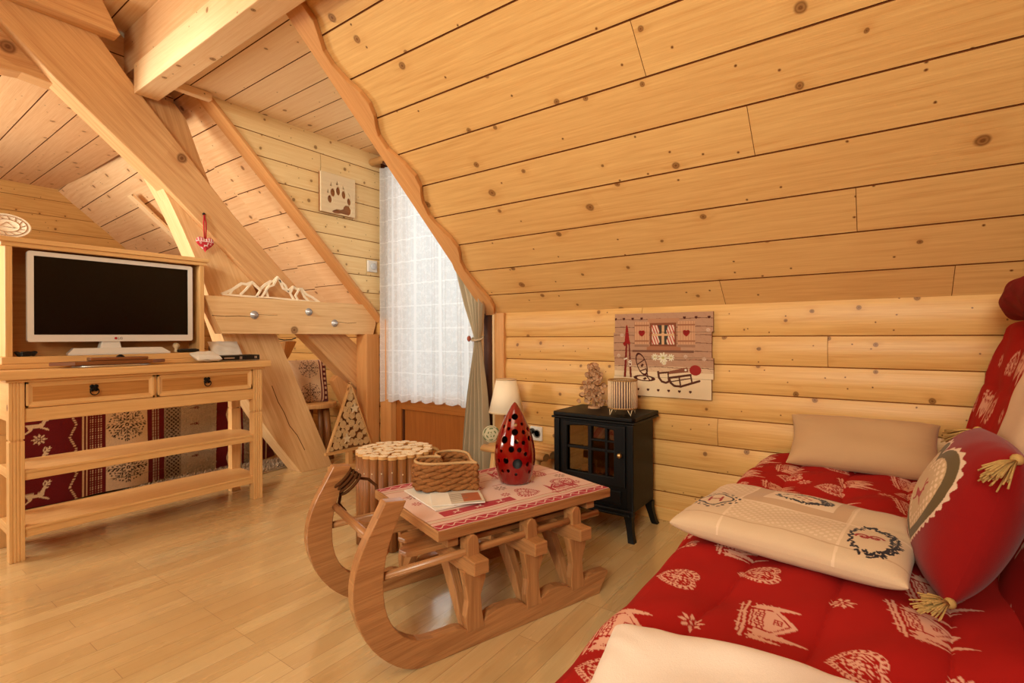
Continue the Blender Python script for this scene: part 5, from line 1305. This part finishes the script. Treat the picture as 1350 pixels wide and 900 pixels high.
rd = W*.052; nrm = V((-.8, -.6, 0)); sx_ = V((.6, -.8, 0))
D = [(2.425+sx_.x*rd*np.cos(U)*1.0-.012*(1-W**2)*.8, 1.905+sx_.y*rd*np.cos(U)-.012*(1-W**2)*.6, .405+rd*np.sin(U), P.C), (2.425+sx_.x*rd*np.cos(U)+.02*(1-W**4), 1.905+sx_.y*rd*np.cos(U)+.015*(1-W**4), .405+rd*np.sin(U), P.C)]
np_mesh('lid', *D[0][:3], M['print'], t, col=D[0][3], extra=[tuple(q[:, ::-1] for q in D[1])])
t = thing('wall_socket', 'white double wall socket with plug low on the wall behind the red lantern', 'socket', (2.71, 1.76, .38))
mb = MB(); mb.box((2.700, 1.715, .335), (2.714, 1.805, .425)); mb.build('plate', M['white'], t, .004)
mb = MB(); mb.lathe([(.026, 0), (.026, .004), (.02, .004), (.02, -.002), (0, -.002)], (2.700, 1.752, .38), 24, 0, Matrix.Rotation(-PI/2, 4, 'Y')); mb.build('socket_ring', plain('grey socket', (120, 112, 104), .5), t)
mb = MB(); mb.lathe([(.018, 0), (.018, .03), (.010, .034), (0, .034)], (2.700, 1.785, .395), 18, 0, Matrix.Rotation(-PI/2, 4, 'Y')); mb.build('plug', M['blackpl'], t)

# ------------------------------------------------------------------ electric stove
sv_ = thing('electric_stove', 'black freestanding electric stove with glazed door against the wooden wall', 'stove', (2.48, 1.17, 0))
mb = MB(); mb.plate([(-1.385, .125), (-.972, .125), (-.972, .565), (-1.385, .565)], [[(-1.325, .285), (-1.035, .285), (-1.035, .545), (-1.325, .545)]], (2.345, 0, 0), (0, -1, 0), (0, 0, 1), .012)
mb.box((2.345, 1.372, .125), (2.64, 1.385, .565)); mb.box((2.345, .972, .125), (2.64, .985, .565)); mb.box((2.62, .98, .125), (2.64, 1.38, .565)); mb.box((2.345, .975, .125), (2.64, 1.38, .15)); mb.box((2.345, .975, .55), (2.64, 1.38, .565)); mb.box((2.36, .98, .24), (2.63, 1.38, .25))
mb.build('body', M['black'], sv_, .003)
mb = MB(); mb.prism([(2.315, .945, .566), (2.66, .945, .566), (2.66, 1.412, .566), (2.315, 1.412, .566)], (0, 0, .012))
mb.prism([(2.318, .962, .578), (2.335, .948, .578), (2.66, .948, .578), (2.66, 1.41, .578), (2.335, 1.41, .578), (2.318, 1.395, .578)], (0, 0, .022)); mb.build('top', M['black'], sv_, .008, seg=3)
mb = MB(); mb.box((2.322, .955, .145), (2.345, .99, .565)); mb.box((2.322, 1.366, .145), (2.345, 1.40, .565)); mb.box((2.318, .955, .118), (2.345, 1.40, .150)); mb.build('corner_pillar', M['black'], sv_, .006)
for (x_, y_, a, b) in ((2.345, .985, -1, -1), (2.345, 1.37, -1, 1), (2.61, .985, 1, -1), (2.61, 1.37, 1, 1)):
    mb = MB(); sec = [(0, .125, .022), (.004, .09, .017), (.012, .05, .015), (.02, .015, .015), (.026, 0, .016)]
    for (o1, z1, r1), (o2, z2, r2) in zip(sec[:-1], sec[1:]):
        q1 = [V((x_+a*o1+i*r1, y_+b*o1+j*r1, z1)) for i, j in ((-1, -1), (1, -1), (1, 1), (-1, 1))]; q2 = [V((x_+a*o2+i*r2, y_+b*o2+j*r2, z2)) for i, j in ((-1, -1), (1, -1), (1, 1), (-1, 1))]
        for i in range(4): mb.face([q1[i], q1[(i+1) % 4], q2[(i+1) % 4], q2[i]])
    mb.face(q2); mb.build('leg', M['black'], sv_, .002)
mb = MB(); mb.plate([(-1.345, .255), (-.995, .255), (-.995, .555), (-1.345, .555)], [[(-1.318, .300)]+[(-1.318+.263*i/10, .532+.010*math.sin(PI*i/10)) for i in range(11)]+[(-1.055, .300)]], (2.335, 0, 0), (0, -1, 0), (0, 0, 1), .016)
door = mb.build('door', M['black'], sv_, .004)
mb = MB(); mb.box((2.322, 1.178, .298), (2.336, 1.198, .545))
for z_ in (.425,): mb.box((2.323, 1.055, z_-.007), (2.335, 1.32, z_+.007))
mb.box((2.323, 1.09, .298), (2.335, 1.104, .545)); mb.box((2.323, 1.055, .468), (2.335, 1.19, .478)); mb.build('glazing_bar', M['black'], door, .003)
mb = MB(); mb.sphere((2.305, 1.018, .415), (.013, .013, .013), 14); mb.tube([(2.33, 1.018, .415), (2.31, 1.018, .415)], .006, 10); mb.build('knob', M['brass'], door)
mb = MB(); mb.box((2.337, 1.05, .29), (2.341, 1.325, .55))
gl = NT('stove glass'); tp = gl.n('ShaderNodeBsdfTransparent'); tp.inputs[0].default_value = (.62, .52, .34, 1); gs = gl.n('ShaderNodeBsdfGlossy'); gs.inputs['Roughness'].default_value = .04; gs.inputs[0].default_value = (.8, .7, .5, 1)
mx = gl.n('ShaderNodeMixShader'); mx.inputs[0].default_value = .16; gl.l(tp.outputs[0], mx.inputs[1]); gl.l(gs.outputs[0], mx.inputs[2]); gl.l(mx.outputs[0], gl.out.inputs[0])
mb.build('glass', gl.m, door)
mb = MB(); mb.box((2.326, 1.02, .165), (2.345, 1.335, .235)); mb.box((2.31, .97, .118), (2.345, 1.385, .132)); mb.build('ash_panel', M['black'], sv_, .005)
mb = MB(); mb.box((2.60, 1.0, .25), (2.61, 1.37, .55)); mb.build('glint_panel', plain('bronze glint', (168, 140, 74), .35, .5, .6), sv_)  # added golden panel; its colour stands in for reflections in the panes
for i in range(4):
    mb = MB(); mb.tube([(2.42+.05*(i % 2), 1.05+.06*i, .275+.02*(i % 2)), (2.46-.03*(i % 2), 1.20+.03*i, .29)], .02, 10); mb.build('log', M['log'], sv_)

# tree ornament and votive lamp on the stove
tw = thing('tree_ornament', 'small tree-shaped ornament of grey wood rounds standing on the stove', 'ornament', (2.53, 1.265, .601))
dm = [mat_scaled_slice(r, .007, (M['twig'], M['log'])) for r in (.008, .010, .012)]
mb = MB(); mb.tube([(2.53, 1.265, .602), (2.53, 1.265, .80)], [.012, .006], 8); mb.lathe([(.035, 0), (.032, .012)], (2.53, 1.265, .601), 16); mb.build('trunk', M['twig'], tw)
for i in range(230):
    f = random.random()**.8; z_ = .016+.228*f; R_ = (.100*(1-f)**.75+.016)*(.8+.25*math.sin(9*f*PI)); a = random.uniform(0, 2*PI); q = R_*(.15+.85*math.sqrt(random.random()))
    o = bpy.data.objects.new('wood_round', random.choice(dm)); COL.objects.link(o); o.parent = tw; o.location = (.55*q*math.cos(a), q*math.sin(a), z_); o.rotation_euler = (PI/2+random.uniform(-.6, .6), random.uniform(0, 1), -.95+random.uniform(-.7, .7))
vt = thing('votive_lamp', 'beige string-wrapped cylinder candle holder on three wire feet on the stove', 'candle holder', (2.41, 1.045, .601))
c = V((2.41, 1.045, 0)); mb = MB(); ns = 34
for i in range(ns):
    a = 2*PI*i/ns; mb.tube([c+V((.070*math.cos(a), .070*math.sin(a), .637)), c+V((.070*math.cos(a), .070*math.sin(a), .775))], .0042, 6)
mb.build('string_shade', plain('jute string', (214, 182, 146), .9, .1, nscale=160, namp=.25), vt)
mb = MB()
for z_ in (.637, .775): mb.tube([c+V((.070*math.cos(a), .070*math.sin(a), z_)) for a in np.linspace(0, 2*PI, 40)[:-1]], .0048, 6, closed=True)
mb.build('ring', M['rope'], vt)
mb = MB(); mb.lathe([(.060, .64), (.060, .77)], c, 32); mb.build('liner', plain('liner', (104, 78, 84), .8), vt)
for i in range(4):
    a = i*PI/2+.95; da = .22; mb = MB(); mb.tube([c+V((.068*math.cos(a-da), .068*math.sin(a-da), .637)), c+V((.072*math.cos(a), .072*math.sin(a), .6035)), c+V((.068*math.cos(a+da), .068*math.sin(a+da), .637))], .0024, 6); mb.build('wire_foot', M['ply'], vt)

# ------------------------------------------------------------------ printed plank sign on the wall
ps = thing('plank_sign', 'printed wooden plank sign with window, skis, snowshoes and sled on the wall', 'sign', (2.70, .945, .665))
# a: 0..1 from the left edge (y=1.216) ; b: height in metres
PW, PH = .545, .455
def sign_col(a, b):
    P = Pat(a, b, (176, 134, 106)); lo_ = b < .135
    P.put(lo_, (222, 196, 160)); P.put((b > .135)&(b < .165), (206, 172, 138))
    for q in np.arange(.03, .46, .0435): P.put((np.abs(b-q-.002*np.sin(a*30)) < .0016)&(b > .14), (104, 66, 50))
    P.put((np.sin(b*900+7*np.sin(a*11))*np.sin(a*60+b*70) > .86)&(b > .14), (160, 116, 90))
    DK = (74, 30, 22); RD = (140, 26, 22)
    for i in range(9):
        if .13+.057*i < .53: p_heart(P, .03+.057*i+.0, .035, .0075, 0, DK, DK, False)
    for x_ in (.012, .062, .114, .166, .40, .46, .525): p_heart(P, x_, .425, .0075, 0, DK, DK, False)
    # window
    x0, x1, y0, y1 = .212, .358, .270, .418
    P.put((a > x0-.012)&(a < x1+.015)&(b > y1-.02)&(b < y1+.006), (176, 124, 92)); P.put((a > x0)&(a < x1)&(b > y0)&(b < y1-.018), (128, 72, 48)); P.put((a > x0+.012)&(a < x1-.012)&(b > y0+.014)&(b < y1-.03), (70, 60, 50))
    wx0, wx1, wy0, wy1 = x0+.012, x1-.012, y0+.014, y1-.03; cx, cy = (wx0+wx1)/2, (wy0+wy1)/2
    cur = (np.abs(a-cx) > .018+.02*np.abs(((b-wy0)/.055) % 1-.3))&(a > wx0)&(a < wx1)&(b > wy0)&(b < wy1)
    P.put(cur, (214, 190, 166)); P.put(cur&(np.sin((a-cx)*420+b*150) > .3), (176, 50, 44))
    P.put((np.abs(a-cx) < .007)&(b > wy0)&(b < wy1), (206, 160, 118)); P.put((np.abs(b-cy) < .006)&(a > wx0)&(a < wx1), (206, 160, 118))
    P.put((a > x0-.018)&(a < x1+.022)&(b > y0-.018)&(b < y0+.004), (160, 104, 74)); P.put((a > x0-.1)&(a < x1+.09)&(b > y0-.03)&(b < y0-.017), (116, 76, 58))
    for s0, s1 in ((.125, .208), (.364, .455)):
        P.put((a > s0)&(a < s1)&(b > .285)&(b < .408), (196, 146, 110))
        for q in np.arange(s0, s1, .014): P.put((np.abs(a-q) < .0008)&(b > .285)&(b < .408), (140, 92, 66))
        for yb in (.298, .384): P.put((a > s0)&(a < s1)&(b > yb)&(b < yb+.008), (150, 98, 70))
        p_heart(P, (s0+s1)/2, .343, .018, 0, RD, RD, False)
        P.put((a > s0)&(a < s1)&(b > .270)&(b < .283), (150, 110, 86))
    I = np.nonzero(np.ones_like(a, bool)); x, y = a[I], b[I]
    def pt(m, c_): P.paint(I, m, c_)
    pt(inpoly(x, y, [(.066, .30), (.074, .385), (.080, .395), (.087, .37), (.094, .31), (.10, .29), (.094, .275), (.085, .285), (.066, .272), (.054, .288)]), RD)
    pt(inpoly(x, y, [(.060, .10), (.072, .29), (.083, .29), (.073, .10)]), (120, 34, 26)); pt(inpoly(x, y, [(.096, .10), (.088, .29), (.097, .285), (.108, .10)]), (110, 44, 32))
    pt(stroke(x, y, [(.064, .20), (.078, .205)], .004)|stroke(x, y, [(.09, .185), (.104, .18)], .004), (214, 196, 176)); pt((np.abs(((x-.098)/.008)**2+((y-.178)/.016)**2-1) < .4), (206, 190, 170))
    def ell(cx_, cy_, rx, ry, rot, w):
        u_ = (x-cx_)*math.cos(rot)+(y-cy_)*math.sin(rot); v_ = -(x-cx_)*math.sin(rot)+(y-cy_)*math.cos(rot); return np.abs(np.hypot(u_/rx, v_/ry)-1) < w
    pt(ell(.165, .175, .026, .060, .35, .10), DK); pt(ell(.180, .098, .052, .014, -.05, .2), DK)
    pt(stroke(x, y, [(.140, .172), (.178, .198)], .003)|stroke(x, y, [(.155, .135), (.19, .15)], .003)|stroke(x, y, [(.185, .12), (.21, .09)], .003)|stroke(x, y, [(.19, .15), (.20, .11)], .003), DK)
    pt(inpoly(x, y, [(.158, .165), (.168, .178), (.178, .172), (.168, .158)]), DK); pt(inpoly(x, y, [(.17, .093), (.185, .104), (.196, .097), (.182, .088)]), DK)
    r1 = [(.258, .135), (.262, .105), (.278, .084), (.30, .078), (.315, .085)]; r2 = [(.318, .105), (.325, .080), (.345, .064), (.38, .062), (.475, .095)]
    pt(stroke(x, y, r1, .0058)|stroke(x, y, r2, .0058), (84, 44, 30))
    pt(stroke(x, y, [(.258, .128), (.315, .135)], .005)|stroke(x, y, [(.318, .105), (.43, .125)], .006)|stroke(x, y, [(.37, .115), (.378, .068)], .004)|stroke(x, y, [(.43, .125), (.438, .085)], .004)|stroke(x, y, [(.315, .085), (.312, .135)], .004)|stroke(x, y, [(.325, .085), (.43, .107)], .003), (84, 44, 30))
    pt(inpoly(x, y, [(.315, .125), (.32, .142), (.415, .165), (.42, .140)]), (128, 76, 54)); pt(((x-.455)/.030)**2+((y-.150)/.027)**2 < 1, (150, 40, 34))
    pt(((x-.405)/.006)**2+((y-.15)/.006)**2 < 1, (220, 210, 190))
    for (cx_, cy_, R_) in ((.285, .212, .030), (.24, .215, .020), (.328, .214, .020), (.29, .185, .014)):
        r = np.hypot(x-cx_, y-cy_); g = np.arctan2(y-cy_, x-cx_); pt(r < R_*(.45+.55*np.abs(np.cos(g*4.5))), (216, 206, 178)); pt(r < R_*.25, (190, 176, 110))
    for (cx_, cy_) in ((.405, .22), (.52, .36), (.50, .21), (.03, .22), (.05, .335)): p_flake(P, cx_, cy_, .012, 0, (212, 186, 164))
    return P.C
cuts = [(0, .105, .535, .0), (.105, .215, .545, .004), (.215, .350, .537, .0), (.350, .455, .545, .008)]
for i, (b0, b1, w, l0) in enumerate(cuts):
    aa = np.linspace(l0, w, int((w-l0)/.0014)); bb = np.linspace(b0+.0006, b1-.0006, int((b1-b0)/.0014)); A, B = np.meshgrid(aa, bb)
    # front face towards -x ; left edge at larger y
    tilt = .012*(A/.545)
    X0 = np.full_like(A, 2.688); Yp_ = 1.218-A; Zp = .668+B*(1-.0)+(-.004+.010*(A/.545))*0
    col = sign_col(A, B)
    e = [(X0, Yp_, Zp, col)]
    # sides
    def edge(ax, bx):
        q = np.stack([np.full(len(ax), 2.688), 1.218-ax, .668+bx], -1); q2 = q.copy(); q2[:, 0] = 2.702
        arr = np.stack([q, q2], 0); cc = np.empty(arr.shape); cc[:] = lin((150, 112, 84)); return (arr[..., 0], arr[..., 1], arr[..., 2], cc)
    e += [edge(aa, np.full(len(aa), bb[0])), edge(aa[::-1], np.full(len(aa), bb[-1])), edge(np.full(len(bb), aa[0]), bb[::-1]), edge(np.full(len(bb), aa[-1]), bb)]
    np_mesh('plank', *e[0][:3], M['print'], ps, col=e[0][3], smooth=False, extra=e[1:])

# ------------------------------------------------------------------ camera, light, world
cam = bpy.data.cameras.new('camera'); cam.sensor_width = 36; cam.lens = 667/1350*36; cam.shift_y = -7/1350; cam.clip_start = .02
co = bpy.data.objects.new('camera', cam); COL.objects.link(co); scene.camera = co
yaw, roll = math.radians(35.75), math.radians(-.25)
F = V((math.cos(yaw), math.sin(yaw), 0)); R0 = V((math.sin(yaw), -math.cos(yaw), 0)); U0 = V((0, 0, 1))
R2 = R0*math.cos(roll)+U0*math.sin(roll); U2 = U0*math.cos(roll)-R0*math.sin(roll)
co.matrix_world = Matrix(((R2.x, U2.x, -F.x, 0), (R2.y, U2.y, -F.y, 0), (R2.z, U2.z, -F.z, 1.0), (0, 0, 0, 1)))

def area(name, loc, target, sx, sy, power, col):
    l = bpy.data.lights.new(name, 'AREA'); l.shape = 'RECTANGLE'; l.size = sx; l.size_y = sy; l.energy = power; l.color = col
    o = bpy.data.objects.new(name, l); COL.objects.link(o); o.location = loc
    o.rotation_euler = (V(target)-V(loc)).to_track_quat('-Z', 'Y').to_euler(); return o
def spot(name, loc, target, power, col, cone, r):
    l = bpy.data.lights.new(name, 'SPOT'); l.energy = power; l.color = col; l.spot_size = math.radians(cone); l.spot_blend = .5; l.shadow_soft_size = r
    o = bpy.data.objects.new(name, l); COL.objects.link(o); o.location = loc
    o.rotation_euler = (V(target)-V(loc)).to_track_quat('-Z', 'Y').to_euler(); return o
area('ceiling_fill', (-.3, .9, 2.74), (.5, 1.4, 0), 1.5, 1.5, 18, (1.0, .91, .66))  # added soft fill under the ceiling; no lamp fixture hangs there
rl = area('slope_fill', (-2.0, -.1, 2.0), (1.9, .9, 1.7), 1.1, 1.1, 40, (1.0, .94, .73)); rl.data.spread = math.radians(115)  # added fill from the left to brighten the slope, not a room lamp
area('rear_fill', (-1.2, 4.3, 1.5), (1.0, 4.8, 2.1), 1.4, 1.2, 68, (1.0, 1.0, .88))  # unseen fill put in to brighten the back room
spot('dormer_fill', (-.9, 2.5, 2.2), (2.42, 2.98, 1.66), 165, (1.0, 1.0, .90), 37, .25)  # spot added to lift the dormer wall and ceiling, no fitting there
area('daylight', (4.6, 3.4, 1.75), (2.75, 2.7, 1.3), 3.4, 3.4, 80, (.98, 1.0, .97))
w = bpy.data.worlds.new('World'); scene.world = w; w.use_nodes = True; nt = w.node_tree
sky = nt.nodes.new('ShaderNodeTexSky'); sky.sky_type = 'HOSEK_WILKIE'; sky.turbidity = 4; sky.sun_direction = (.3, .5, .7)
bg = nt.nodes['Background']; nt.links.new(sky.outputs[0], bg.inputs[0]); bg.inputs[1].default_value = .9
scene.view_settings.view_transform = 'Standard'; scene.view_settings.look = 'None'; scene.view_settings.exposure = 0.30
scene.cycles.use_denoising = True; scene.cycles.max_bounces = 8; scene.cycles.diffuse_bounces = 5; scene.cycles.transparent_max_bounces = 16
scene.cycles.sample_clamp_indirect = 6
